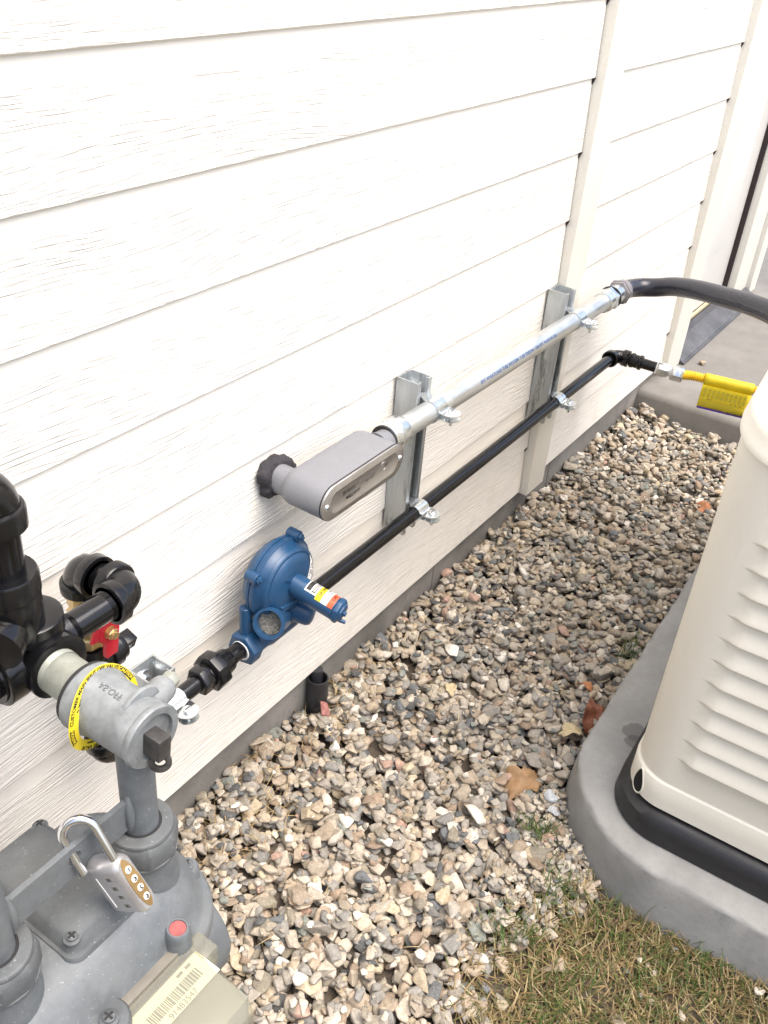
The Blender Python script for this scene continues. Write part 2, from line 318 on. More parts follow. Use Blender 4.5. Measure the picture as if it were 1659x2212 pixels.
MB().bx(-2.6, 2.676, .0125, .25, -.12, .092).build('footing', 'found', house, .003)
MB().bx(-2.6, 2.7, .032, .2, .093, 2.8).build('sheathing', 'trim', house)
# footing face has a few shallow form lines
for x in (1.015, 1.42, 1.96): MB().bx(x, x + .004, .0113, .02, -.1, .09).build('form_line', 'found', house)
def gap(x, zk):                          # dark wedge painting in the shade of the open corner beside the trim board
    MB().add([(x, -.0012, zk), (x, .0085, zk - .022), (x - .0075, -.0002, zk - .001), (x, .011, zk)], [(0, 1, 2), (0, 2, 3), (1, 3, 2), (0, 3, 1)]).build('gap_shade', 'gap', house)
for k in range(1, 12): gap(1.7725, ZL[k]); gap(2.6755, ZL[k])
# door and threshold
MB().bx(2.6785, 3.9, .10, .3, -.1, .10).build('footing', 'found', house)
dr = MB().bx(2.806, 3.42, .062, .10, .118, 2.6).build('door', 'door', house, .002)
MB().bx(2.807, 3.419, .052, .061, .104, .1165).build('door_sill', 'tan', house, .001)
MB().bx(2.92, 3.30, .0585, .064, .30, .95).build('door_panel', 'door', dr, .003)
MB().bx(2.92, 3.30, .0585, .064, 1.10, 2.3).build('door_panel', 'door', dr, .003)
MB().bx(3.4215, 3.4275, .045, .10, .118, 2.6).build('weather_strip', 'gap', house)
MB().bx(3.429, 3.60, .020, .30, .063, 2.8).build('door_casing', 'trim', house, .002)
MB().bx(3.602, 3.69, .004, .30, .063, 2.8).build('corner_board', 'trim', house, .002)
# ribbed threshold ramp
tho = thing('door_threshold', 'dark ribbed threshold ramp at the foot of the white door', 'threshold', (3.2, 0, .063))
MB().prism([(-.034, .0635), (-.034, .067), (-.026, .070), (.031, .0935), (.036, .0955), (.0505, .1020), (.0505, .0635)], (2.806, 0, 0), (0, 1, 0), (0, 0, 1), (.79, 0, 0)).build('ramp', 'rubber', tho, 0, 20)
for k in range(12):  # ribs in a paler tone than the ramp
    y = -.0235 + k * .0046; z = .0705 + (y + .025) * .41; MB().prism([(0, -.001), (.0003, .0022), (.0019, .0030), (.0023, -.0002)], (2.808, y, z), (0, 1, 0), (0, 0, 1), (.785, 0, 0)).build('rib', 'rib', tho, 0, 20)
# ------------------------------------------------------------------ electrical: struts, clamps, conduit
def strut(x, z0, z1, label):
    t = thing('strut_channel', label, 'strut channel', (x, 0, z0), 'steel strut channels on the wall')
    W, D_, T, lip = .0413, .0413, .0027, .0095
    pts = [(0, 0), (W, 0), (W, -D_), (W - lip, -D_), (W - lip, -D_ + .007), (W - lip + .002, -D_ + .007), (W - lip + .002, -D_ + T), (W - T, -D_ + T), (W - T, -T), (T, -T), (T, -D_ + T), (lip - .002, -D_ + T), (lip - .002, -D_ + .007), (lip, -D_ + .007), (lip, -D_), (0, -D_)]
    MB().prism(pts, (x, -.0006, z0), (1, 0, 0), (0, 1, 0), (0, 0, z1 - z0)).build('channel', 'galv', t, .0007, 30)
    hb = MB(); hexn(hb, (x + W / 2, -T - .0005, z1 - .028), (0, -1, 0), .0085, .007); hb.cyl((x + W / 2, -T - .0005, z1 - .028), (x + W / 2, -T - .003, z1 - .028), .014)
    hb.build('anchor_bolt', 'zinc', t)
    return t
strut(.5995, .315, .376, 'short steel strut channel behind the grey shut off valve')
strut(1.184, .292, .582, 'steel strut channel next to the grey conduit box')
strut(1.7305, .292, .582, 'steel strut channel against the vertical batten')
def clamp(x, yc, zc, r, label, w=.030):
    t = thing('pipe_clamp', label, 'pipe clamp', (x, yc, zc), 'zinc two piece pipe clamps'); th = .0017
    for s in (1, -1):
        m = MB(); path = []; y0 = -.030; zo = .0035 if s > 0 else .0035
        path.append((y0, r * .8 + .001)); path.append((-.041, r * .92 + .001)); path += [(yc + (r + .0006) * math.cos(a), (r + .0006) * math.sin(a)) for a in [math.radians(62 + k * 9) for k in range(13)]]
        path.append((yc - r - .004, zo + .001)); path.append((yc - r - .008, zo))
        up = []; dn = []
        for i, (y, z) in enumerate(path):
            a = path[max(0, i - 1)]; b = path[min(len(path) - 1, i + 1)]; dy, dz = b[0] - a[0], b[1] - a[1]; L = math.hypot(dy, dz); n_ = (dz / L, -dy / L)
            if n_[1] < 0 and i < 4: n_ = (-n_[0], -n_[1])
            up.append((y, z)); dn.append((y + n_[0] * 0, z))
        # ribbon with thickness: loft of 4-point sections across x
        rings = []
        for i, (y, z) in enumerate(path):
            a = path[max(0, i - 1)]; b = path[min(len(path) - 1, i + 1)]; dy, dz = b[0] - a[0], b[1] - a[1]; L = math.hypot(dy, dz); ny, nz = dz / L, -dy / L
            if (y - yc) * ny + z * nz < 0 and i < len(path) - 2: ny, nz = -ny, -nz
            if i >= len(path) - 2: ny, nz = 0, 1
            hw = w / 2 * (1 if i > 1 else .62)
            rings.append([(x - hw, y, zc + s * z), (x + hw, y, zc + s * z), (x + hw, y + ny * th, zc + s * (z + nz * th)), (x - hw, y + ny * th, zc + s * (z + nz * th))])
        m.loft(rings)
        # rounded ear
        ye = yc - r - .008; ear = [(-w / 2, 0)] + [(w / 2 * math.cos(a), -.009 + -.0135 * math.sin(a)) for a in [PI - PI * k / 10 for k in range(11)]] + [(w / 2, 0)]
        m.prism(ear, (x, ye, zc + s * zo + (0 if s > 0 else -th)), (1, 0, 0), (0, 1, 0), (0, 0, th))
        m.build('strap', 'zinc', t, 0, 35)
    yb = yc - r - .0165; b = MB(); b.cyl((x, yb, zc - .017), (x, yb, zc + .007), .0028, n=12); b.lathe([(0, .0058), (.0008, .0062), (.0034, .006), (.0042, .004)], (x, yb, zc + .0054), (0, 0, 1), 12)
    hexn(b, (x, yb, zc - .0105), (0, 0, 1), .0052, .005); b.build('bolt', 'zinc', t)
    sl = MB().box((x, yb, zc + .0097), (.008, .0012, .0006)).build('slot', 'ink', t)
    return t
EY, PY = -.0605, -.0545
EZ = lambda x: .538 - .0140 * (x - 1.10)
PZ = lambda x: .3365 + .0062 * (x - .506)
ER, PR = .0176, .0122
clamp(1.207, EY, EZ(1.207), ER, 'zinc clamp on the silver conduit nearest the grey conduit box')
clamp(1.750, EY, EZ(1.75), ER, 'zinc clamp on the silver conduit beside the batten')
clamp(1.205, PY, PZ(1.205), PR, 'zinc clamp on the black pipe under the grey conduit box')
clamp(1.752, PY, PZ(1.752), PR, 'zinc clamp on the black pipe beside the batten')
clamp(.619, PY, PZ(.619), PR, 'zinc clamp on the black pipe beside the grey shut off valve')
# silver conduit
cdt = thing('metal_conduit', 'straight silver metal conduit with blue printing along its side', 'conduit', (1.5, EY, .5))
e0, e1 = V((1.10, EY, EZ(1.10))), V((1.888, EY, EZ(1.888))); ed = (e1 - e0).normalized()
MB().cyl(e0, e1, ER, n=40).build('tube', 'emt', cdt)
an = math.radians(28)
def emt_fn(x, y, z):
    a = math.radians(166) - y / ER; rr = ER + .0004 + z
    c = e0 + ed * (x + .20); return c + V((0, math.cos(a) * rr, math.sin(a) * rr))
def emt_text(x, y, z):                    # lettering runs along the tube and faces the yard
    a = math.radians(152) - y / ER; rr = ER + .0003 + z * .5
    return e0 + ed * (x - 1.10) + V((0, rr * math.cos(a), rr * math.sin(a) + 0))
text('printing', 'EMT WHEATLAND TUBE WESTERN TUBE P2022441 TAR EMT MADE IN USA', .0088, lambda x, y, z: emt_text(x + 1.333, y, z), 'bluei', cdt, .0002, 'LEFT')
# compression connector on the conduit box side
cn = MB(); cn.lathe([(0, ER + .004), (.006, ER + .0055), (.007, ER + .007), (.026, ER + .007), (.029, ER + .005), (.031, ER + .001)], (1.082, EY, EZ(1.082)), (1, 0, 0), 32); cn.build('coupling_nut', 'zinc', cdt)
cb = MB(); cb.lathe([(0, ER + .0045), (.0125, ER + .0045)], (1.0695, EY, EZ(1.07)), (1, 0, 0), 32); cb.build('coupling_barrel', 'zinc', cdt)
rg = MB(); rg.lathe([(0, ER + .002), (0, ER + .0055), (.004, ER + .0055), (.004, ER + .002)], (1.0655, EY, EZ(1.07)), (1, 0, 0), 32); rg.build('sealing_ring', 'ink', cdt)
# conduit box (LB)
LBX0, LBX1, LBY, LBZ, LBR = .853, 1.049, -.106, .5385, .0268
lb = thing('conduit_box', 'grey elbow conduit box with steel cover plate fixed to the wall', 'conduit box', (.95, -.05, .51))
def stadium(x0, x1, r, n=12): return [(x0 + r + r * math.cos(a), r * math.sin(a)) for a in [PI / 2 + PI * k / n for k in range(n + 1)]] + [(x1 - r + r * math.cos(a), r * math.sin(a)) for a in [-PI / 2 + PI * k / n for k in range(n + 1)]]
st = stadium(LBX0, LBX1, LBR); bd = MB(); rings = []
for y, sc in ((-.036, .90), (-.041, .97), (-.048, 1.0), (LBY + .004, 1.0), (LBY + .002, .985)):
    cxm = (LBX0 + LBX1) / 2; rings.append([(cxm + (x - cxm) * (1 - (1 - sc) * .3), y, LBZ + z * sc) for x, z in st])
bd.loft(rings); bd.build('body', 'lbgrey', lb)
MB().lathe([(0, .0225), (.003, .0215), (.034, .0208), (.042, .0225)], (LBX0 + LBR, .002, LBZ), (0, -1, 0), 32).build('rear_hub', 'lbgrey', lb)
MB().lathe([(0, .0235), (.012, .0195), (.026, .0188)], (LBX1 - .0085, -.064, EZ(1.05)), (1, 0, 0), 32).build('side_hub', 'lbgrey', lb)
MB().prism(stadium(LBX0 - .0005, LBX1 + .0005, LBR + .0005), (0, LBY + .0035, LBZ), (1, 0, 0), (0, 0, 1), (0, -.0018, 0)).build('gasket', 'ink', lb)
cvm = MB(); cxm = (LBX0 + LBX1) / 2
def stad_in(d): return stadium(LBX0 + d, LBX1 - d, LBR - d)
rings = [[(x, LBY + dy, LBZ + z) for x, z in stad_in(d)] for dy, d in ((.0016, 0), (-.0006, 0), (-.0012, .0006))]
rings += [[(cxm + (x - cxm) * (1 - q), LBY + dy, LBZ + z) for x, z in stad_in(d)] for dy, d, q in ((-.0012, .0068, .07), (-.0026, .0085, .08), (-.0026, .0102, .085), (-.0012, .0120, .095))]
cvm.loft(rings); cov = cvm.build('cover_plate', 'steel', lb, 0, 50); tag(cov, 'bare steel cover plate with embossed border')
for sx in (LBX0 + .0105, LBX1 - .0105):
    s_ = MB(); s_.lathe([(0, .0048), (.0012, .0047), (.0026, .0035), (.0032, .0)], (sx, LBY - .0012, LBZ), (0, -1, 0), 16); so = s_.build('screw', 'zinc', lb); MB().box((sx, LBY - .0042, LBZ), (.0062, .0006, .001)).build('slot', 'ink', so)
fn = plane_fn((cxm, LBY - .0011, LBZ), (-1, 0, 0), (0, 0, -1))
for s_, sz, ox, oy in (('E-457006', .0085, .028, .0095), ('12.02 EE', .0085, .038, -.001), ('1/2 - 75', .007, -.012, .0025), ('LR', .007, -.052, -.001)):
    text('embossing', s_, sz, (lambda ox, oy: lambda x, y, z: fn(x + ox, -(-y) + oy - .004, abs(z)))(ox, oy), 'steel', cov, .0005)
cr = MB(); cr.ring(fn(-.046, -.005, 0), (0, -1, 0), .0062, .007, .0006, 24); cr.build('embossing', 'steel', cov)
# duct seal
pu = MB(); rings = []
for k, (t, r) in enumerate(((.0, .030), (.004, .034), (.012, .033), (.017, .0285), (.018, .0215))):
    rings.append([(LBX0 + LBR + (r + (.0035 * math.sin(3 * a + .7) + .002 * math.sin(7 * a + k * .5) + .0012 * math.sin(15 * a))) * math.cos(a), .003 - t - .0025 * math.sin(2 * a + 1), LBZ + (r + .003 * math.sin(2 * a + 2) + .0018 * math.sin(9 * a + k)) * math.sin(a)) for a in [2 * PI * j / 44 for j in range(44)]])
pu.loft(rings); tag(pu.build('duct_seal', 'putty'), 'lumpy black putty ring sealing the conduit box to the wall', 'sealant')
# flexible grey conduit
fx = thing('flexible_conduit', 'dark grey flexible conduit curving from the silver pipe to the generator', 'conduit', (2.0, -.2, .5))
c0 = V((1.888, EY, EZ(1.888)))
q = MB(); q.lathe([(0, ER + .001), (.002, ER + .0045), (.014, ER + .006), (.016, ER + .006), (.030, ER + .004)], c0 - ed * .004, ed, 32); q.build('coupling', 'zinc', fx)
q = MB(); hexn(q, c0 + ed * .020, ed, ER + .0085, .016); q.build('coupling_nut', 'zinc', fx)
q = MB(); q.lathe([(0, ER), (0, ER + .0075), (.0035, ER + .0075), (.0035, ER)], c0 + ed * .038, ed, 32); q.build('sealing_ring', 'ink', fx)
MB().lathe([(0, ER + .003), (.05, ER + .003)], c0 + ed * .041, ed, 32).build('connector_body', 'zinc', fx)
HP = [(2.00, -.0607, .5225), (2.03, -.063, .5205), (2.060, -.078, .5195), (2.073, -.110, .525), (2.058, -.155, .543), (2.020, -.215, .562), (1.968, -.285, .580), (1.912, -.350, .598), (1.850, -.415, .610), (1.78, -.475, .606), (1.70, -.53, .57)]
def spline(P, n):
    P = [V(p) for p in P]; Q = [P[0] * 2 - P[1]] + P + [P[-1] * 2 - P[-2]]; out = []
    for i in range(1, len(Q) - 2):
        for k in range(n):
            t = k / n; a, b, c, d = Q[i - 1:i + 3]; out.append(.5 * ((2 * b) + (c - a) * t + (2 * a - 5 * b + 4 * c - d) * t * t + (3 * b - a - 3 * c + d) * t ** 3))
    return out + [P[-1]]
def resample(P, step):
    P = [V(p) for p in P]; out = [P[0]]; acc = 0
    for a, b in zip(P, P[1:]):
        L = (b - a).length; d = step - acc
        while d <= L and L > 0: out.append(a + (b - a) * (d / L)); d += step
        acc = (acc + L) % step if L else acc
    return out
hp = resample(spline(HP, 20), .0011); HR = .0205
rr = [HR + (.00014 if (i // 3) % 2 else 0) for i in range(len(hp))]
MB().tube(hp, rr, 28).build('jacket', 'hose', fx, 0, 70)
q = MB(); hexn(q, c0 + ed * .089, ed, .0285, .010, .3); q.lathe([(0, .0245), (.012, .0235)], c0 + ed * .099, ed, 24); q.build('gland_nut', 'nylon', fx, .001)
q = MB(); hexn(q, c0 + ed * .079, ed, .0272, .0085, .3); q.build('gland_nut', 'nylon', fx, .001)
# ------------------------------------------------------------------ gas: long pipe, end elbow
gp = thing('gas_pipe', 'long glossy black gas pipe running along the wall', 'pipe', (1.5, PY, .33))
MB().cyl((.895, PY, PZ(.895)), (2.045, PY, PZ(2.045)), PR, n=36).build('tube', 'black', gp)
ef = thing('pipe_elbow', 'black elbow and nipple at the far end of the gas pipe', 'pipe fitting', (2.066, PY, .34))
ec = V((2.066, PY, PZ(2.066))); yd = V((.10, -.995, -.03)).normalized()
q = MB(); elbow(q, ec, (-1, 0, 0), yd, PR, .034); q.build('elbow', 'iron', ef)
q = MB(); q.lathe([(0, PR * 1.2), (.002, PR * 1.42), (.008, PR * 1.42), (.010, PR * 1.28), (.020, PR * 1.28), (.022, PR * 1.42), (.028, PR * 1.42), (.030, PR)], ec + yd * .037, yd, 28); q.build('coupling', 'iron', ef)
MB().cyl(ec + yd * .03, ec + yd * .112, PR, n=30).build('nipple', 'black', ef)
# yellow flexible connector
fc = thing('gas_connector', 'yellow coated flexible gas connector with steel nuts and hanging tag', 'gas connector', (2.1, -.2, .32))
n0 = ec + yd * .100
q = MB(); hexn(q, n0, yd, .0172, .030, .2); q.build('hex_nut', 'zinc', fc, .0008)
q = MB(); q.lathe([(0, .012), (.006, .012)], n0 + yd * .0295, yd, 20); hexn(q, n0 + yd * .034, yd, .0182, .030, .45); q.build('hex_nut', 'zinc', fc, .0008)
YP = [n0 + yd * .055, (2.106, -.235, .338), (2.121, -.29, .335), (2.14, -.365, .334), (2.15, -.43, .335), (2.155, -.53, .33)]
yp = resample(spline(YP, 16), .0007); rr = [.0101 + .0011 * math.sin(i * .0007 / .0062 * 2 * PI) for i in range(len(yp))]
MB().tube(yp, rr, 22).build('hose', 'yhose', fc, 0, 60)
# tag folded over the hose
ta, tb = V((2.113, -.258, .337)), V((2.140, -.364, .3345)); tu = (tb - ta).normalized(); L = (tb - ta).length
dn = V((-.28, .03, -.96)); dn = (dn - tu * dn.dot(tu)).normalized(); nn = tu.cross(dn).normalized()
if nn.x > 0: nn = -nn
prof = [(-.062, .0128), (-.02, .0126)] + [(.0128 * math.sin(a), .0128 * math.cos(a)) for a in [math.radians(k * 20 - 30) for k in range(0, 13)]]
prof = [(s_, .0135 if s_ > .008 else .0135) for s_ in (.066, .05, .03, .012)] + [(.0135 * math.sin(a), .0135 * math.cos(a)) for a in [math.radians(60 - 20 * k) for k in range(13)]]
m = MB(); nL = 10; vs = []; fs = []
for i in range(nL + 1):
    for (s_, h) in prof: vs.append(ta + tu * (L * i / nL) + dn * s_ + nn * (h + .0012 * math.sin(i * 1.3) * (1 if s_ > 0 else .4) + .02 * max(0, s_ - .012) * (.3 + .5 * i / nL)))
k_ = len(prof); fs = [(i * k_ + j, i * k_ + j + 1, (i + 1) * k_ + j + 1, (i + 1) * k_ + j) for i in range(nL) for j in range(k_ - 1)]
m.add(vs, fs); to = m.build('tag', 'lyel', fc, 0, 80); md = to.modifiers.new('thickness', 'SOLIDIFY'); md.thickness = .0006
tfn = lambda a, b, h=.0008: ta + tu * a + dn * b + nn * (.0135 + h + .02 * max(0, b - .012) * (.3 + .5 * a / L))
def patch(a0, a1, b0, b1, mat, name='print', h=.0022):
    MB().add([tfn(a0, b0, h), tfn(a1, b0, h), tfn(a1, b1, h), tfn(a0, b1, h)], [(0, 1, 2, 3)]).build(name, mat, to)
patch(.001, .060, .0615, .066, 'purple', 'purple_band', .0026); patch(.060, L - .002, .0625, .066, 'purple', 'purple_band', .0026)
text('lettering', 'BrassCraft', .0085, lambda x, y, z: tfn(L - .026 - x, .0615 - y, .003 + z), 'ink', to, .0001)
for row in range(2):
    for c in range(10): patch(.006 + c * .0098, .0125 + c * .0098, .018 + row * .011, .0265 + row * .011, 'olive')
for row in range(7): patch(.005, L - .008 - .01 * (row % 3), .043 + row * .0024, .0442 + row * .0024, 'olive')
for c, a in enumerate((.018, .024, .07, .08, .09)): patch(a, a + .003, .0405, .0425, 'ink')
# ------------------------------------------------------------------ gas: riser side fittings near the meter
VX, VY = .506, PY
dl = thing('drop_pipe', 'black drop leg with plugged tee below the brass valve', 'pipe fitting', (VX, VY, .30))
q = MB(); elbow(q, (VX, VY, PZ(VX)), (1, 0, 0), (0, 0, 1), PR, .034); q.build('elbow', 'iron', dl)
MB().cyl((VX + .02, VY, PZ(.53)), (.672, VY, PZ(.672)), PR, n=32).build('nipple', 'black', dl)
MB().cyl((VX, VY, .36), (VX, VY, .48), PR, n=28).build('nipple', 'black', dl)
q = MB(); zt = .487; q.lathe([(0, .0205), (.004, .0205), (.012, .0205), (.014, .0168), (.046, .0168), (.048, .0205), (.060, .0205), (.060, .0115)], (VX, VY, zt - .030), (0, 0, 1), 28); socket(q, (VX, VY, zt), (1, 0, 0), PR, .033); q.build('tee', 'iron', dl)
q = MB(); q.lathe([(0, .0175), (.009, .0165)], (VX + .032, VY, zt), (1, 0, 0), 28); q.box((VX + .049, VY, zt), (.018, .0175, .0175), M.Rotation(.35, 3, 'X')); q.build('plug', 'iron', dl, .0012)
# brass ball valve
bv = thing('ball_valve', 'brass ball valve with red handle standing between black fittings', 'valve', (VX, VY, .517))
q = MB(); q.lathe([(0, .0155), (.002, .0185), (.014, .0185), (.017, .0165), (.024, .0195), (.050, .0195), (.055, .0165), (.060, .0185), (.074, .0185), (.076, .0155)], (VX, VY, .5175), (0, 0, 1), 8, True, .2); q.build('body', 'brass', bv, .001, 25)
q = MB(); q.cyl((VX, VY - .012, .552), (VX, VY - .036, .552), .0075, n=16); hexn(q, (VX, VY - .036, .552), (0, -1, 0), .0068, .006); q.cyl((VX, VY - .042, .552), (VX, VY - .0455, .552), .0042, n=14); q.build('stem', 'brass', bv)
q = MB(); q.lathe([(0, .0125), (.002, .0145), (.006, .0145), (.0065, .012)], (VX, VY - .029, .552), (0, -1, 0), 28); hd = MB()
hd.v, hd.f = q.v, q.f
hd.prism([(-.009, 0), (.009, 0), (.008, -.030), (-.008, -.030)], (VX + .004, VY - .036, .549), (1, 0, 0), (.12, 0, 1), (0, .007, 0))
hd.prism([(-.012, .012), (.0, .013), (.0, -.006), (-.02, -.004)], (VX - .004, VY - .0345, .552), (1, 0, 0), (0, 0, 1), (0, .0045, 0))
hd.build('handle', 'red', bv, .0012)
# manifold
CX, CY, CZ = .395, -.121, .620
mf = thing('pipe_manifold', 'black iron pipe manifold with tall riser and return bend at the left', 'pipe fitting', (CX, CY, CZ))
q = MB(); q.tube([(CX - .05, CY, CZ), (CX + .02, CY, CZ)], .0245, 28)
RC = .0192; NR = .0208
for d, lg, r in (((1, 0, 0), .034, PR + .0028), ((-1, 0, 0), .047, RC), ((0, -1, 0), .034, NR), ((0, 0, 1), .045, RC)):
    socket(q, (CX, CY, CZ), d, r, lg, r * 1.33)
q.lathe([(0, .001), (.004, .018), (.012, .0275), (.025, .031), (.038, .0275), (.046, .018), (.05, .001)], (CX, CY, CZ - .025), (0, 0, 1), 28)
q.v = [p for p in q.v]; q.build('cross', 'iron', mf)
q = MB(); q.tube([(CX - .048, CY, CZ), (CX - .12, CY, CZ), (CX - .3, CY, CZ)], RC, 28); q.build('branch_pipe', 'black', mf)
q = MB(); q.lathe([(0, .0250), (.012, .0275), (.042, .0275), (.046, .0265), (.048, .0285), (.066, .0285), (.069, .0268), (.069, .018)], (CX - .017, CY, CZ + .034), (0, 0, 1), 32); q.lathe([(0, .021), (.028, .021), (.030, .024), (.040, .024), (.041, .016)], (CX - .017, CY, CZ + .052), (-.85, -.5, -.1), 28); q.build('riser_tee', 'iron', mf)
MB().cyl((CX - .017, CY, CZ + .09), (CX - .017, CY, CZ + .165), RC - .001, n=32).build('riser_pipe', 'black', mf)
q = MB(); elbow(q, (CX - .017, CY, CZ + .193), (0, 0, -1), (-1, -.1, 0), RC - .002, .044); q.build('riser_elbow', 'iron', mf)
q = MB(); q.cyl((CX + .03, CY, CZ), (VX - .012, CY, CZ), PR + .003, n=32); threads(q, (CX + .037, CY, CZ), (1, 0, 0), PR + .0031); threads(q, (VX - .030, CY, CZ), (1, 0, 0), PR + .0031); q.build('cross_nipple', 'black', mf)
q = MB(); elbow(q, (VX + .004, CY, CZ), (-1, 0, 0), (0, 1, 0), PR + .003, .027); q.build('return_elbow', 'iron', mf)
MB().cyl((VX + .004, CY, CZ), (VX + .002, VY, CZ), PR + .003, n=28).build('return_nipple', 'black', mf)
q = MB(); elbow(q, (VX, VY, CZ), (0, -1, 0), (0, 0, -1), PR + .003, .027); q.build('drop_elbow', 'iron', mf)
# galvanised nipple and grey shut off valve
gn = MB(); gn.cyl((CX - .004, CY - .030, CZ), (CX - .006, -.203, CZ), NR, n=36); threads(gn, (CX - .004, CY - .0345, CZ), (0, -1, 0), NR, 5)
for k in range(9): a = 2 * PI * k / 9; 
tag(gn.build('pipe_nipple', 'ngalv'), 'short dull galvanised nipple between black cross and grey valve', 'pipe fitting')
sv = thing('shut_off_valve', 'weathered grey gas shut off valve with square key end', 'valve', (.386, -.25, .55))
SX, SZ = .387, .620
q = MB(); q.lathe([(0, .020), (.001, .0300), (.004, .0325), (.018, .0320), (.026, .0292), (.064, .0280), (.077, .0285), (.0795, .0285)], (SX, -.198, SZ), (0, -1, 0), 40); q.build('barrel', 'castgrey', sv)
q = MB(); q.lathe([(0, .027), (.001, .0288), (.004, .0302), (.0065, .0302), (.008, .029), (.008, .0225), (.001, .0220), (-.008, .021), (-.008, .003)], (SX, -.2735, SZ), (0, -1, 0), 40, False); q.build('end_flange', 'castgrey', sv)
MB().cyl((SX, -.1965, SZ), (SX, -.200, SZ), .0308, n=36).build('seal_ring', 'ink', sv)
# lock wing and side boss
q = MB(); q.prism([(.021 * math.cos(a), .016 * math.sin(a)) for a in [PI * k / 12 for k in range(13)]], (SX + .008, -.256, SZ + .018), (1, 0, 0), (0, 0, 1), (0, -.005, 0)); q.build('lock_wing', 'castgrey', sv, .001)
q = MB(); q.lathe([(0, .0135), (.036, .0128), (.040, .0118), (.043, .0095)], (SX + .012, -.252, SZ + .000), (.97, .22, -.05), 26); q.build('side_boss', 'castgrey', sv)
q = MB(); hexn(q, V((SX + .012, -.252, SZ + .000)) + V((.97, .22, -.05)) * .041, (.97, .22, -.05), .0088, .013, .3); q.build('test_plug', 'ngalv', sv, .0008)
# square key with ring
q = MB(); q.box((SX - .001, -.283, SZ - .004), (.0145, .026, .0225), M.Rotation(.10, 3, 'Y')); ko = q.build('key_head', 'key', sv, .0012)
q = MB(); q.lathe([(0, .0185), (.006, .0185), (.0075, .017)], (SX, -.2655, SZ), (0, -1, 0), 28); q.build('key_collar', 'key', sv)
q = MB(); rc = V((SX - .002, -.290, SZ - .0225)); q.lathe([(-.0022, .0046), (-.0022, .0098), (.0022, .0098), (.0022, .0046), (-.0022, .0046)], rc, (-.75, -.75, .2), 24, False); q.build('key_ring', 'key', ko, .0006)
vf = lambda x, y, z: V((SX, -.2335, SZ)) + V((0, 1, 0)) * x + V((-math.sin(y / (.0290)), 0, math.cos(y / (.0290)))) * ((.0290) + z)
R20 = lambda x, y, z: vf(-x * 1 + .001, (y + .004), z)
text('embossing', 'GAS.OFF', .0088, lambda x, y, z: vf(-x, -y * -1 + .003, abs(z)), 'castgrey', sv, .0004)
# yellow caution ring
tr = thing('caution_tag', 'yellow plastic caution ring hung round the grey shut off valve', 'tag', (SX, -.214, .57))
tdir = V((.04, -1, .10)).normalized(); tc = V((SX - .001, -.2185, SZ - .004))
tu_ = V((1, 0, 0)); tu_ = (tu_ - tdir * tu_.dot(tdir)).normalized(); tv_ = tdir.cross(tu_); 
if tv_.z < 0: tv_ = -tv_
def ring_pt(rho, a, h): return tc + (tu_ * math.cos(a) + tv_ * math.sin(a)) * rho + tdir * (h + .004 * math.cos(2 * a + .6))
m = MB(); RI, RO = .0298, .0398; rings = [[ring_pt(r, 2 * PI * k / 64, h) for k in range(64)] for r, h in ((RI, 0), (RO, 0), (RO, .001), (RI, .001), (RI, 0))]
m.loft(rings, False); ro = m.build('ring', 'yel', tr, 0, 50)
def arc_text(s_, size, rho, a0, mat='ink', h=.0014): text('lettering', s_, size, lambda x, y, z: ring_pt(rho + y, a0 - x / rho, h + z), mat, ro, .0001, 'CENTER', .012)
arc_text('CUSTOMER MAIN SHUT OFF VALVE', .0050, .0374, math.radians(105)); arc_text('As required or inspected by local jurisdiction', .0030, .0329, math.radians(100))
arc_text('CUSTOMER MAIN SHUT OFF VALVE', .0050, .0374, math.radians(-75)); arc_text('As required or inspected by local jurisdiction', .0030, .0329, math.radians(-80))
def ring_patch(a0, a1, r0, r1, h=.0013):
    n = 8; vs = [ring_pt(r, a0 + (a1 - a0) * k / n, h) for r in (r0, r1) for k in range(n + 1)]; MB().add(vs, [(k, k + 1, n + 2 + k, n + 1 + k) for k in range(n)]).build('caution_panel', 'ink', ro)
for a0 in (math.radians(28), math.radians(188)):
    ring_patch(a0 - .26, a0 + .26, .0345, .0392); arc_text('CAUTION', .0042, .0368, a0, 'yel', .0016)
# ------------------------------------------------------------------ union and regulator
un = thing('pipe_union', 'black hexagonal pipe union left of the blue regulator', 'pipe fitting', (.70, PY, .31))
zu = PZ(.70)
q = MB(); hexn(q, (.664, PY, zu), (1, 0, 0), .0205, .020, .25); q.lathe([(0, .017), (.004, .017)], (.682, PY, zu), (1, 0, 0), 24); q.build('tail_piece', 'iron', un, .0008)
q = MB(); q.lathe([(0, .021), (.002, .0275), (.020, .0275), (.023, .0235)], (.685, PY, zu), (1, 0, 0), 8, True, .1); q.build('union_nut', 'iron', un, .0012, 25)
q = MB(); q.lathe([(0, .0195), (.016, .0175), (.019, .0165)], (.706, PY, zu), (1, 0, 0), 24); q.build('tail_piece', 'iron', un)
q = MB(); q.cyl((.72, PY, zu), (.765, PY, zu), PR, n=28); threads(q, (.726, PY, zu), (1, 0, 0), PR); q.build('nipple', 'black', un)
rg = thing('gas_regulator', 'blue gas pressure regulator with round diaphragm case and label tower', 'regulator', (.83, -.07, .33))
zr = PZ(.76) - .003; FY = -.060; FC = V((.828, FY, .418))
q = MB(); hexn(q, (.752, PY, zr), (1, 0, 0), .0255, .022, .3, .06); q.lathe([(0, .019), (.02, .0185), (.03, .021), (.08, .021), (.10, .0195)], (.772, PY, zr), (1, 0, 0), 26); hexn(q, (.872, PY, zr), (1, 0, 0), .0235, .024, .3, .06); q.build('valve_body', 'blue', rg, .001)
MB().ring((.7505, PY, zr), (1, 0, 0), .0125, .0150, .002, 24).build('thread_sealant', 'white', rg)
FRd = .063
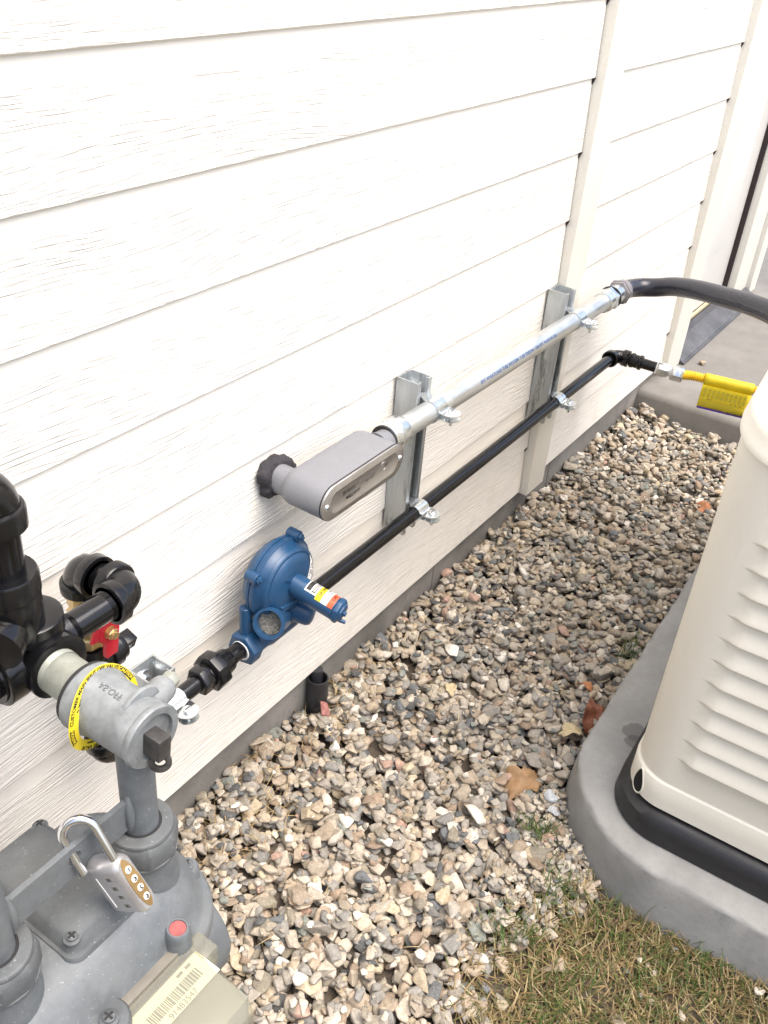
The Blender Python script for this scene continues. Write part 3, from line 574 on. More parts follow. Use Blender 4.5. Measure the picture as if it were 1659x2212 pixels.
q = MB(); q.lathe([(-.010, FRd - .014), (-.007, FRd - .003), (-.0045, FRd), (.0, FRd), (.0005, FRd - .0015), (.0015, FRd - .0015), (.002, FRd), (.0068, FRd), (.0085, FRd - .002)], FC + V((0, .005, 0)), (0, -1, 0), 56); q.build('case_flange', 'blue', rg)
q = MB(); q.lathe([(0, FRd - .003), (.006, FRd - .008), (.010, FRd - .009), (.013, FRd - .0105), (.0148, FRd - .013), (.0146, FRd - .0165), (.0185, FRd - .020), (.0215, FRd - .028), (.0225, FRd - .038), (.0225, .001)], FC + V((0, -.0035, 0)), (0, -1, 0), 56, False); q.build('front_dome', 'blue', rg)
q = MB(); q.lathe([(0, FRd - .004), (.010, FRd - .010), (.018, FRd - .022), (.030, .024), (.034, .0)], FC + V((0, .012, 0)), (0, 1, 0), 48, False); q.build('rear_dome', 'blue', rg)
for k in range(4):
    a = math.radians(63 + 85 * k); c = FC + V((math.cos(a), 0, math.sin(a))) * (FRd + .003)
    q = MB(); q.cyl(c + V((0, .011, 0)), c + V((0, -.008, 0)), .0082, n=18, ch=.001); lg = q.build('bolt_lug', 'blue', rg)
    q = MB(); hexn(q, c + V((0, -.008, 0)), (0, -1, 0), .0056, .0045, a); q.cyl(c + V((0, -.012, 0)), c + V((0, -.015, 0)), .0028, n=10); q.build('bolt', 'blue', lg)
# neck between casing and body, side web
q = MB(); q.loft([[(FC.x + sx * w_, PY - .004 + sy * d_, z) for sx, sy in ((-1, -1), (1, -1), (1, 1), (-1, 1))] for z, w_, d_ in ((zr + .004, .030, .020), (zr + .03, .034, .022), (zr + .055, .046, .020))]); q.build('neck', 'blue', rg, .004)
q = MB(); q.prism([(-.030, -.002), (.030, -.010), (.034, -.020), (-.026, -.012)], (FC.x, -.062, FC.z - .018), (1, 0, 0), (0, 0, 1), (0, -.026, 0)); q.build('web', 'blue', rg, .0015)
q = MB(); q.cyl((FC.x - .062, -.052, zr + .01), (FC.x - .058, -.047, zr + .062), .0088, n=18, ch=.001); q.build('side_port', 'blue', rg)
q = MB(); q.box((.796, -.056, .388), (.034, .024, .046), M.Rotation(-.15, 3, 'Y')); q.build('port_block', 'blue', rg, .003)
# vent port with screen
pc = V((.771, -.087, .388)); pd = V((-.83, -.30, .46)).normalized()
q = MB(); q.lathe([(-.052, .018), (-.012, .0205), (-.004, .0228), (0, .0220), (0, .0182), (-.004, .0177), (-.016, .0170)], pc, pd, 36, False); q.build('vent_port', 'blue', rg)
sc_ = MB(); sc_.lathe([(-.0135, .0), (-.013, .006), (-.0125, .0135), (-.011, .0168)], pc, pd, 36, False); so = sc_.build('vent_screen', 'mesh', rg)
q = MB(); q.lathe([(-.03, .017), (0, .0185), (.017, .0185), (.022, .016), (.024, .011)], V((.842, -.082, .366)), V((.32, -.93, -.1)), 32); q.build('rounded_boss', 'blue', rg)
# spring tower with labels
t0, t1 = V((.829, -.075, .421)), V((.838, -.150, .405)); td = (t1 - t0).normalized(); TRr = .0165
q = MB(); q.cyl(t0, t1, TRr, n=36); q.build('spring_tower', 'blue', rg)
q = MB(); q.lathe([(0, .0165), (.001, .0185), (.007, .0185), (.0085, .017), (.0095, .0135), (.012, .013)], t1, td, 8, True, .2); cp = q.build('tower_cap', 'blue', rg, .0008, 25)
q = MB(); q.cyl(t1 + td * .012, t1 + td * .016, .0035, n=12); q.cyl(t1 + td * .005 + V((0, 0, -.016)), t1 + td * .013 + V((.004, 0, -.018)), .0028, n=10); q.build('cap_stud', 'blue', cp)
tup = V((0, 0, 1)); tup = (tup - td * tup.dot(td)).normalized(); tsd = td.cross(tup)
if tsd.x < 0: tsd = -tsd
def tw(s_, a, h): return t0 + td * s_ + (tup * math.cos(a) + tsd * math.sin(a)) * (TRr + h)
def tlabel(name, s0, s1, a0, a1, mat, h=.0004):
    n = 10; vs = [tw(s_, a0 + (a1 - a0) * k / n, h) for s_ in (s0, s1) for k in range(n + 1)]; return MB().add(vs, [(k, k + 1, n + 2 + k, n + 1 + k) for k in range(n)]).build(name, mat, rg)
tlabel('white_label', .029, .047, -.75, .75, 'white'); tlabel('barcode_label', .0305, .0375, -.6, .6, 'ink', .0006); tlabel('barcode_label', .039, .0455, -.6, .6, 'ink', .0006)
tlabel('yellow_label', .0475, .0565, -1.0, .9, 'lyel'); tlabel('white_label', .0567, .067, -1.0, .9, 'white'); tlabel('red_label', .0672, .0755, -1.0, .9, 'orange')
for s_, sz, ps in (('CERTIFIED', .0052, .052), ('GAS', .006, .0713), ('1/2 PSI MAX', .003, .0635), ('SPRING RANGE', .003, .0595)): text('lettering', s_, sz, (lambda ps: lambda x, y, z: tw(ps - y, x / TRr, .0008 + z))(ps), 'ink', rg, .0001)
for k in range(9): tlabel('barcode_bar', .0395, .0395 + .0055, -.5 + k * .11, -.46 + k * .11, 'white', .0008)
dfn = plane_fn((.866, FY - .0235, .440), (.75, 0, -.66), (.66, 0, .75))
DP = [(0, FRd - .003), (.006, FRd - .008), (.013, FRd - .012), (.019, FRd - .019), (.0215, FRd - .028), (.0225, FRd - .038)]
def dome(x, z, h):                     # point on the front dome at offsets x, z from its axis
    r = math.hypot(x, z); y = .0225
    for (ya, ra), (yb, rb) in zip(DP, DP[1:]):
        if rb <= r <= ra: y = ya + (yb - ya) * (ra - r) / (ra - rb)
    return FC + V((x, -.0035 - y - h, z))
lp = MB(); nn_ = 8; lu, lv = V((.36, 0, .93)), V((.93, 0, -.36))
lp.add([dome(*(lambda p: (p.x, p.z))(V((.040, 0, .006)) + lu * (-.020 + .040 * i / nn_) + lv * (-.009 + .018 * j / 4)), .0006) for i in range(nn_ + 1) for j in range(5)], [(i * 5 + j, i * 5 + j + 1, i * 5 + j + 6, i * 5 + j + 5) for i in range(nn_) for j in range(4)])
lp.build('rating_label', 'white', rg)
for k, s_ in enumerate(('P/N 46511', 'SIZE 3/4"', 'MADE IN CHINA')):
    text('lettering', s_, .0046, (lambda k: lambda x, y, z: dome(*(lambda p: (p.x, p.z))(V((.040, 0, .006)) + lu * (-x) + lv * (y - .0055 + .0055 * k)), .0010 + z))(k), 'ink', rg, .0001)
text('embossing', 'REG', .009, plane_fn((.815, FY - .0262, .434), (.8, 0, -.5), (.5, 0, .8)), 'blue', rg, .0008)
# pipe stub standing in the gravel
ps = thing('pipe_stub', 'short black plastic pipe sleeve standing in the gravel by the footing', 'pipe', (1.006, -.007, 0))
MB().lathe([(0, .0185), (.088, .0185), (.088, .0162), (.04, .0162)], (1.006, -.0065, -.02), (.0, 0, 1), 28, False).build('sleeve', 'abs', ps)
MB().cyl((1.004, -.003, 0), (1.010, .0008, .082), .0112, n=24).build('inner_pipe', 'abs', ps)
# ------------------------------------------------------------------ gas meter
MX0, MX1, MYc = .150, .447, -.222          # body along the wall
def rrect(cx_, cy_, hx, hy, r, n=8):
    out = []
    for (sx, sy, a0) in ((1, 1, 0), (-1, 1, PI / 2), (-1, -1, PI), (1, -1, 1.5 * PI)):
        for k in range(n + 1): a = a0 + PI / 2 * k / n; out.append((cx_ + sx * (hx - r) + r * math.cos(a), cy_ + sy * (hy - r) + r * math.sin(a)))
    return out
gm = thing('gas_meter', 'grey cast gas meter with clear plastic reading module', 'gas meter', (.30, MYc, 0))
mcx = (MX0 + MX1) / 2; mhx = (MX1 - MX0) / 2
def sect(z, hx, hy, r): return [(x, y, z) for x, y in rrect(mcx, MYc, hx, hy, r, 10)]
q = MB(); q.loft([sect(.0, mhx - .012, .085, .05), sect(.02, mhx - .006, .09, .06), sect(.30, mhx - .006, .092, .065), sect(.343, mhx - .004, .094, .07)]); q.build('lower_body', 'meter', gm)
q = MB(); q.loft([sect(.3435, mhx + .001, .1005, .075), sect(.346, mhx + .004, .104, .077), sect(.360, mhx + .004, .104, .077), sect(.364, mhx + .002, .102, .076), sect(.366, mhx - .003, .098, .073),
    sect(.372, mhx - .007, .094, .07), sect(.394, mhx - .012, .088, .066), sect(.413, mhx - .022, .077, .06), sect(.425, mhx - .038, .063, .05), sect(.430, mhx - .06, .045, .04)]); q.build('upper_body', 'meter', gm)
# rounded front bulge carrying the reading module, and drum side at the right
q = MB(); q.lathe([(0, .060), (.012, .060), (.016, .052), (.03, .045)], (.335, -.312, .285), (0, -1, 0), 36); q.build('index_boss', 'meter', gm)
q = MB(); q.lathe([(-.05, .072), (0, .072), (.008, .068), (.010, .055), (.006, .05)], (MX1 - .003, MYc - .015, .258), (1, 0, 0), 40); q.build('drum', 'meter', gm)
# top cover
ccx, ccy = .318, -.212; 
def cs(z, hx, hy, r): return [(x, y, z) for x, y in rrect(ccx, ccy, hx, hy, r, 6)]
q = MB(); q.loft([cs(.400, .043, .072, .014), cs(.4285, .043, .072, .014), cs(.4315, .0415, .0705, .013), cs(.4318, .0385, .0675, .012), cs(.4335, .0375, .0665, .012), cs(.4450, .0345, .0635, .012), cs(.4490, .030, .059, .012), cs(.4500, .02, .045, .01)]); tcv = q.build('top_cover', 'meter2', gm)
def mscrew(p, parent, r=.0052, d=(0, 0, 1)):
    q = MB(); q.lathe([(-.004, r * 1.5), (-.001, r * 1.5), (0, r * 1.1), (0, r), (.002, r * .95), (.003, r * .6)], p, d, 18); so = q.build('screw', 'meter2', parent)
    q = MB(); q.box(V(p) + V(d) * .003, (r * 1.5, r * .35, .0008)); so2 = q.build('slot', 'ink', so); q = MB(); q.box(V(p) + V(d) * .0031, (r * .35, r * 1.5, .0008)); q.build('slot', 'ink', so)
mscrew((ccx - .030, ccy - .058, .4462), gm); mscrew((ccx + .030, ccy + .058, .4462), gm)
mscrew((.277, -.322, .389), gm, .006)
q = MB(); q.lathe([(0, .022), (.018, .0205), (.022, .018), (.0222, .009)], (.277, -.318, .364), (0, -.1, 1), 26); q.build('screw_boss', 'meter2', gm)
for x, y in ((.4335, -.263), (.372, -.130), (.20, -.130), (.433, -.18)):
    q = MB(); q.lathe([(0, .013), (.012, .0125), (.0155, .0105)], (x, y, .366), (0, 0, 1), 22); q.build('bolt_boss', 'meter', gm); mscrew((x, y, .3845), gm, .0048)
# shoulder boss with red plug
q = MB(); q.lathe([(0, .015), (.024, .0125), (.029, .0112), (.0305, .0100), (.0305, .0085), (.028, .008)], (.3695, -.312, .3705), (0, -.08, 1), 26, False); q.build('seal_boss', 'meter', gm)
q = MB(); q.lathe([(0, .0085), (.0012, .0080), (.0016, .005), (.0017, 0)], (.3695, -.3144, .3988), (0, -.08, 1), 20, False); q.build('seal_plug', 'pink', gm)
# connection nuts
RXs = (.2265, .3865); RY = -.2558
for x in RXs:
    q = MB(); q.lathe([(0, .033), (.010, .032), (.045, .029)], (x, RY, .415), (0, 0, 1), 32); q.build('spud', 'meter', gm)
    q = MB(); q.lathe([(0, .0305), (.002, .0325), (.006, .0330)], (x, RY, .455), (0, 0, 1), 32); q.lathe([(0, .0300), (.002, .0345), (.022, .0345), (.028, .0315)], (x, RY, .460), (0, 0, 1), 8, True, .25); q.lathe([(0, .0305), (.004, .0305), (.006, .0290), (.006, .0190)], (x, RY, .487), (0, 0, 1), 32); q.build('swivel_nut', 'meter2', gm, .0015, 25)
    MB().ring((x, RY, .4925), (0, 0, 1), .0168, .0195, .0008, 32).build('nut_gap', 'ink', gm)
# reading module
def boxr(xa, xb, y, za, zb): return [(xa, y, za), (xb, y, za), (xb, y, zb), (xa, y, zb)]
q = MB(); q.loft([[(x, y, z) for x, z in pts] for y, pts in ((-.306, rrect(.332, .318, .050, .062, .012, 5)), (-.323, rrect(.332, .318, .050, .062, .012, 5)))]); q.build('module_base', 'modbase', gm, .001)
def mod(y, g_): return [(x, y, z) for x, z in rrect(.332, .316, .047 - g_, .060 - g_, .010, 5)]
q = MB(); q.loft([mod(-.3235, 0), mod(-.378, .003), mod(-.402, .006), mod(-.410, .012)]); mc = q.build('module_cover', 'cover', gm, 0, 45); tag(mc, 'yellowed clear plastic cover')
q = MB(); q.bx(.372, .392, -.345, -.318, .345, .374); q.build('cover_lug', 'cover', gm, .003)
lo_ = V((.332, -.349, .3745)); ll = MB().bx(.289, .375, -.362, -.331, .3722, .3728).build('module_label', 'cream', gm)
MB().bx(.290, .374, -.400, -.326, .262, .3690).build('module_body', 'modin', gm, .003)
lfn = plane_fn((.331, -.3585, .3733), (1, 0, 0), (0, 1, 0)); text('lettering', '91483547', .0085, lfn, 'dim', ll, .0001)
x = .300
while x < .362:
    w_ = random.choice((.0008, .0014, .0022)); MB().bx(x, x + w_, -.353, -.342, .3731, .3734).build('barcode_bar', 'dim', ll); x += w_ + random.choice((.0010, .0016))
for k, (a, b) in enumerate(((.345, .352), (.356, .362))): MB().bx(a, b, -.3375, -.3345, .3731, .3734).build('barcode_bar', 'dim', ll)
# ------------------------------------------------------------------ meter bar: two risers and flat bar
mb_ = thing('meter_bar', 'grey flat steel bar welded between two gas riser pipes', 'meter bar', (.30, RY, .48))
q = MB(); q.cyl((RXs[1], RY, .470), (RXs[1], RY, .605), .0166, n=36); q.build('riser', 'meter', mb_)
q = MB(); q.tube([(RXs[0], RY, .470), (RXs[0], RY, .525), (RXs[0], RY, .56), (RXs[0] - .002, RY, .62), (RXs[0], RY, .80)], .0166, 32); q.build('riser', 'meter', mb_)
hole = [(.0072 * math.cos(2 * PI * k / 20), .0072 * math.sin(2 * PI * k / 20)) for k in range(20)]
bm = bmesh.new(); XA, XB, ZA, ZB = RXs[0] + .012, RXs[1] - .012, .505, .5405; hc = (.308, .5265)
fy = RY - .006; T = .0055
rect = []
for k in range(20):                       # rectangle perimeter points matched to the hole's points
    a = 2 * PI * k / 20; dx, dz = math.cos(a), math.sin(a); tt = min(((XB - hc[0]) / dx if dx > 1e-6 else 9), ((XA - hc[0]) / dx if dx < -1e-6 else 9), ((ZB - hc[1]) / dz if dz > 1e-6 else 9), ((ZA - hc[1]) / dz if dz < -1e-6 else 9)); rect.append((hc[0] + dx * tt, hc[1] + dz * tt))
corners = {}
def lay(y): return [bm.verts.new((hc[0] + a, y, hc[1] + b)) for a, b in hole], [bm.verts.new((a, y, b)) for a, b in rect], [bm.verts.new((a, y, b)) for a, b in ((XB, ZB), (XA, ZB), (XA, ZA), (XB, ZA))]
F, B = lay(fy), lay(fy + T)
for L_ in (F, B):
    for k in range(20):
        bm.faces.new((L_[0][k], L_[0][(k + 1) % 20], L_[1][(k + 1) % 20], L_[1][k]))
    for ci, (xx, zz) in enumerate(((XB, ZB), (XA, ZB), (XA, ZA), (XB, ZA))):
        for k in range(20):
            a, b = L_[1][k], L_[1][(k + 1) % 20]
            on = lambda v_, c: abs(v_.co.x - c[0]) < 1e-6 or abs(v_.co.z - c[1]) < 1e-6
            if abs(a.co.x - b.co.x) > 1e-6 and abs(a.co.z - b.co.z) > 1e-6 and on(a, (xx, zz)) and on(b, (xx, zz)): bm.faces.new((a, b, L_[2][ci]))
for k in range(20): bm.faces.new((F[0][k], F[0][(k + 1) % 20], B[0][(k + 1) % 20], B[0][k]))
for a, b in ((0, 1), (1, 2), (2, 3), (3, 0)): bm.faces.new((F[2][a], F[2][b], B[2][b], B[2][a]))
bmesh.ops.recalc_face_normals(bm, faces=bm.faces); me = bpy.data.meshes.new('bar'); bm.to_mesh(me); bm.free(); link('bar', me, 'meter', mb_)
for x, sg in ((RXs[1], -1), (RXs[0], 1)):
    q = MB(); q.tube([(x + sg * .0165, fy + .001, .500), (x + sg * .0175, fy - .001, .512), (x + sg * .0170, fy - .0005, .53), (x + sg * .0165, fy + .001, .545)], [.002, .0042, .0048, .002], 10); q.build('weld', 'meter', mb_)
# ------------------------------------------------------------------ padlock hanging open on the bar
pl = thing('padlock', 'open silver combination padlock hooked through the meter bar', 'padlock', (.33, -.28, .45))
H = V((.308, fy, .5265)); d_ = V((.05, -.50, -.865)).normalized(); w_ = V((.74, -.60, .30)); w_ = (w_ - d_ * w_.dot(d_)).normalized(); SW = .028
A0 = H - d_ * .019; B0 = A0 + w_ * SW; mid = (A0 + B0) / 2
pts = [H + d_ * .0165, H, A0] + [mid - w_ * (SW / 2) * math.cos(t) - d_ * (SW / 2) * math.sin(t) for t in [PI * k / 12 for k in range(1, 12)]] + [B0, B0 + d_ * .042]
q = MB(); q.tube(pts, .0040, 18); sh = q.build('shackle', 'chrome', pl, 0, 50)
E0 = B0 + d_ * .034
bd_ = V((.16, -.42, -.90)).normalized(); bw = V((.14, -.52, .85)); bw = (bw - bd_ * bw.dot(bd_)).normalized(); bn = bd_.cross(bw).normalized()
camd = (CAMP - E0).normalized()
if bn.dot(camd) < 0: bn = -bn
def lk(a, b, c): return E0 + bd_ * a + bw * b + bn * c
BL, BT, BW = .064, .0105, .036
def lsec(b, g_): return [lk(BL / 2 + a, b, c) for a, c in rrect(0, 0, BL / 2 - g_, BT - g_, min(.0098, BT - g_ - .0003), 6)]
q = MB(); q.loft([lsec(-BW + .006, .003), lsec(-BW + .009, .0008), lsec(-BW + .014, 0), lsec(.0, 0), lsec(.004, .0008), lsec(.0062, .0028)]); q.build('body', 'lock', pl, 0, 40)
q = MB(); el = [(BL / 2 + .0285 * math.cos(2 * PI * k / 32), .0066 * math.sin(2 * PI * k / 32) * 1.0) for k in range(32)]
q.loft([[lk(a, .0058, c) for a, c in el], [lk(a, .0069, c) for a, c in el]]); pt = q.build('dial_plate', 'plate', pl)
for k, dg in enumerate('1626'):
    a = BL * (.24 + .175 * k); q = MB(); q.lathe([(0, .0034), (.0011, .0034), (.0016, .003)], lk(a, .0064, 0), bw, 20); dw = q.build('dial', 'white', pt)
    text('digit', dg, .0066, (lambda a: lambda x, y, z: lk(a + x * 0 - y, .0083 + z, -x))(a) if bn.dot(bd_.cross(bw)) < 0 else (lambda a: lambda x, y, z: lk(a - y, .0083 + z, x))(a), 'ink', dw, .0001, 'CENTER', .02)
for k, dg in enumerate('5494'):
    a = BL * (.24 + .175 * k); q = MB(); q.prism([(-.0024, -.0032), (.0024, -.0032), (.0024, .0032), (-.0024, .0032)], lk(a, -.0075, BT - .0004), bd_, bw, bn * .0007); dw = q.build('side_dial', 'dim', pl)
    text('digit', dg, .0055, (lambda a: lambda x, y, z: lk(a - y, -.0075 + x, BT + .0006 + z))(a), 'ink', dw, .0001)
q = MB(); q.prism([(BL * .22, -.0215), (BL * .80, -.0215), (BL * .80, -.0209), (BL * .22, -.0209)], lk(0, 0, BT - .0002), bd_, bw, bn * .0006); q.build('engraved_line', 'white', pl)
def shf(x, y, z):
    t = .55 + x / (SW / 2 + .004); dirr = -w_ * math.cos(t) - d_ * math.sin(t); nn_ = w_.cross(d_); nn_ = nn_ if nn_.dot(camd) > 0 else -nn_
    return mid + dirr * (SW / 2 + y * .8) + nn_ * (.0041 + z)
text('lettering', 'HARDENED', .0046, shf, 'dim', sh, .0003)
# ------------------------------------------------------------------ generator on its pad
GR = M.Rotation(math.radians(1.5), 4, 'Z'); GO = V((1.050, -.541, 0))
def gpt(x, y, z): return GO + (GR @ V((x, y, 0))) + V((0, 0, z))
PADR = .20
PADX0, PADX1, PADY0, PADY1 = -.068, 1.22, -.78, .098
PADO = resample([V((*p, 0)) for p in (lambda q_: q_ + q_[:1])(rrect((PADX0 + PADX1) / 2, (PADY0 + PADY1) / 2, (PADX1 - PADX0) / 2, (PADY1 - PADY0) / 2, PADR, 30))], .009)
pc_ = V(((PADX0 + PADX1) / 2, (PADY0 + PADY1) / 2, 0)); ph_ = [random.uniform(0, 6) for _ in range(6)]
def padsec(z, g_, rough=0.):
    out = []
    for i, p in enumerate(PADO):
        n_ = V((max(-1, min(1, (p.x - pc_.x) / ((PADX1 - PADX0) / 2))) ** 9, max(-1, min(1, (p.y - pc_.y) / ((PADY1 - PADY0) / 2))) ** 9, 0)); n_ = n_.normalized() if n_.length > 1e-4 else V((0, 0, 0))
        a_ = i * .009; wob = .0012 * math.sin(a_ * 31 + ph_[0]) + .0008 * math.sin(a_ * 77 + ph_[1]) + random.gauss(0, .0011) * rough
        q_ = p - n_ * (g_ + wob * rough); out.append(gpt(q_.x, q_.y, z + random.gauss(0, .0006) * rough))
    return out
q = MB(); q.loft([padsec(-.03, -.006), padsec(.0, -.004, .4), padsec(.03, -.001, .3), padsec(.0655, .002, .5), padsec(.0705, .0035, 1.), padsec(.0735, .007, 1.), padsec(.0745, .014, .4), padsec(.0745, .04)]); po = q.build('generator_pad', 'pad', None, 0, 60)
tag(po, 'round cornered grey concrete pad under the generator', 'concrete pad')
gen = thing('generator', 'beige standby generator with moulded louvres on a black base', 'generator', (1.5, -.8, .075))
EL, EW = 1.05, .63                          # length along the wall, width away from it
def gsec(z, g_, r=.075, n=14, hole=0): return [gpt(x, y, z) for x, y in rrect(EL / 2, -EW / 2, EL / 2 - g_, EW / 2 - g_, r, n)]
q = MB(); q.loft([gsec(.0748, -.017, .09), gsec(.080, -.019, .09), gsec(.112, -.016, .088), gsec(.120, -.008, .095), gsec(.124, -.001, .09), gsec(.124, .02, .07)]); q.build('base', 'genblack', gen, 0, 50)
# lower skirt of the enclosure with the drain hole, then louvred wall as one dense sheet
def wall_off(s, z, per):                    # outward bulge of the louvres
    return 0
ZB0, ZL0, PITCH, NL = .127, .2345, .0374, 11
def outline(z, g_, dens=10):
    """closed outline, denser along the louvred end that faces -X"""
    pts = []; R_ = .062; x0, x1, y0, y1 = g_, EL - g_, -EW + g_, -g_
    def arc_(cx_, cy_, a0, n): return [(cx_ + R_ * math.cos(a0 + PI / 2 * k / n), cy_ + R_ * math.sin(a0 + PI / 2 * k / n)) for k in range(n + 1)]
    pts += arc_(x1 - R_, y1 - R_, 0, 6); pts += arc_(x0 + R_, y1 - R_, PI / 2, 14)
    ya, yb = y1 - R_, y0 + R_; pts += [(x0, ya + (yb - ya) * k / 60) for k in range(1, 60)]
    pts += arc_(x0 + R_, y0 + R_, PI, 14); pts += arc_(x1 - R_, y0 + R_, 1.5 * PI, 6); return pts
def louvre(y, z):
    t = (z - ZL0) / PITCH
    if t < 0 or t > NL: return 0
    f = t - math.floor(t); k = math.floor(t)
    u = 1 - f; prof = (.25 * math.sin(PI / 2 * u / .84) + .75 * u / .84) if u < .84 else math.sqrt(max(0, 1 - ((u - .84) / .16) ** 2))
    if f <= 0: prof = 0
    yl = -.0625 - .005 * math.sin(PI * f); yr = -EW + .105
    e = max(0, min(1, (yl - y) / .022)) * max(0, min(1, (y - yr) / .022)); e = e * e * (3 - 2 * e)
    return .0105 * prof * e
zs = [ZB0, ZB0 + .004, .150, .178, .1795, .1808, .1818, .1835, .205, .225]; z = ZL0
for k in range(NL):
    zs += [ZL0 + PITCH * (k + f) for f in (0, .003, .012, .03, .06, .10, .14, .18, .30, .45, .62, .8, .93)]
zs += [ZL0 + PITCH * NL, .67, .70, .716]
gv = {ZB0: .004, .178: -.002, .1795: -.0012, .1808: .0008, .1818: .0012, .1835: .0012}
q = MB(); rings = []
for z in zs:
    g_ = (-.002 if z < .1795 else .0012) if z not in gv else gv[z]
    ring = []
    for x, y in outline(z, g_):
        lv_ = louvre(y, z) if x < g_ + .0001 else 0
        ring.append(gpt(x - lv_, y, z + (.28 * x * max(0, (z - .67) / .046))))
    rings.append(ring)
q.loft(rings); go_ = q.build('enclosure', 'gen', gen, 0, 42)
# drain opening on the rounded corner
hc_ = []; ang = math.radians(152)
def cor(a, z, h): R_ = .064 + h; return gpt(.062 + R_ * math.cos(a), -.062 + R_ * math.sin(a), z)
hp_ = [(.0095 * math.cos(t) * (1 - .45 * math.sin(t)), .0225 * math.sin(t)) for t in [2 * PI * k / 28 for k in range(28)]]
q = MB(); vs_ = [cor(math.radians(140), .153, .0022)]; fs_ = []
for j_ in (1, 2, 3): vs_ += [cor(math.radians(140) + a * j_ / 3 / .064, .153 + b * j_ / 3, .0022) for a, b in hp_]
fs_ = [(0, 1 + k, 1 + (k + 1) % 28) for k in range(28)] + [(1 + j_ * 28 + k, 29 + j_ * 28 + k, 29 + j_ * 28 + (k + 1) % 28, 1 + j_ * 28 + (k + 1) % 28) for j_ in (0, 1) for k in range(28)]
q.add(vs_, fs_); q.build('drain_opening', 'hole', gen)
q = MB(); q.tube([cor(math.radians(140) + a * 1.12 / .064, .153 + b * 1.08, .0016) for a, b in hp_ + hp_[:1]], .0014, 8, False); q.build('drain_rim', 'gen', gen)
# sloping lid
q = MB(); rings = []
def lidsec(z, g_, slope):
    return [gpt(x, y, z + slope * x) for x, y in rrect(EL / 2, -EW / 2, EL / 2 - g_, EW / 2 - g_, max(.03, .070 - g_), 14)]
for z, g_ in ((.694, .004), (.694, -.0035), (.6955, -.005), (.703, -.0052), (.705, -.0035), (.722, -.0015), (.731, .003), (.735, .011), (.738, .03), (.743, .06), (.748, .14), (.749, .25)): rings.append(lidsec(z + .018, g_, .28))
q.loft(rings); q.build('lid', 'gen', gen, 0, 42)
# ------------------------------------------------------------------ gravel
def hull_stone(rng, rnd):
    n = rng.integers(11, 17); p = rng.normal(size=(n, 3)); p /= np.linalg.norm(p, axis=1)[:, None]; p *= rng.uniform(.82, 1.08, n)[:, None]
    b = bmesh.new(); vs = [b.verts.new(tuple(x)) for x in p]; r = bmesh.ops.convex_hull(b, input=vs)
    bmesh.ops.delete(b, geom=[v_ for v_ in b.verts if not v_.link_faces], context='VERTS')
    bmesh.ops.dissolve_limit(b, angle_limit=math.radians(14), verts=b.verts, edges=b.edges)
    bmesh.ops.bevel(b, geom=list(b.edges), offset=rnd, segments=1, profile=.5, affect='EDGES', clamp_overlap=True)
    bmesh.ops.triangulate(b, faces=b.faces); b.verts.index_update()
    V_ = np.array([v_.co[:] for v_ in b.verts]); F_ = np.array([[v_.index for v_ in f.verts] for f in b.faces]); b.free()
    V_ -= (V_.max(0) + V_.min(0)) / 2; V_ /= np.abs(V_).max(0); return V_, F_
TPL = [hull_stone(RNG, r) for r in np.linspace(.07, .22, 26)]
PAL = np.array([(.36, .31, .245), (.30, .275, .24), (.25, .24, .22), (.42, .375, .31), (.33, .27, .205), (.52, .48, .42), (.20, .195, .185), (.085, .088, .09), (.12, .13, .14), (.27, .205, .15), (.40, .34, .245), (.24, .215, .17), (.66, .63, .58), (.37, .25, .20), (.20, .22, .20), (.45, .40, .33)])
PW = np.array([.15, .13, .09, .12, .10, .06, .055, .022, .03, .045, .04, .06, .018, .012, .025, .045]); PW /= PW.sum(); PAL = np.clip(PAL * np.array([1.01, .985, .94]), 0, .8)
gx0, gx1, gy0, gy1, RES = -.15, 2.552, -1.0, .013, .002
NX, NY = int((gx1 - gx0) / RES), int((gy1 - gy0) / RES)
HF = np.full((NX, NY), -.026); yy = gy0 + (np.arange(NY) + .5) * RES; HF += np.clip((yy + .12) / .12, 0, 1)[None, :] * .020 + np.clip((-.36 - yy) / .1, 0, 1)[None, :] * .009     # banked up a little against the footing
def in_pad(x, y):
    l_ = GR.inverted() @ V((x - GO.x, y - GO.y, 0)); dx = max(PADX0 + PADR - l_.x, 0, l_.x - (PADX1 - PADR)); dy = max(PADY0 + PADR - l_.y, 0, l_.y - (PADY1 - PADR)); return math.hypot(dx, dy) < PADR
def in_meter(x, y): return (MX0 + .01 < x < MX1 - .03 and MYc - .08 < y < MYc + .08) or math.hypot(x - 1.006, y + .0065) < .019
def lawn(x, y):            # 0 on gravel, 1 in the thin lawn at the front
    e = -.475 - .03 * math.sin(x * 14) + .05 * max(0, .85 - x) ; t = (e - y) / .09
    if x > .98: t = (e - .03 - y) / .06
    t2 = (x - .56) / .08
    return max(0, min(1, t)) * max(0, min(1, t2 + .4)) * (1 if x < 1.0 else 0)
stones = []
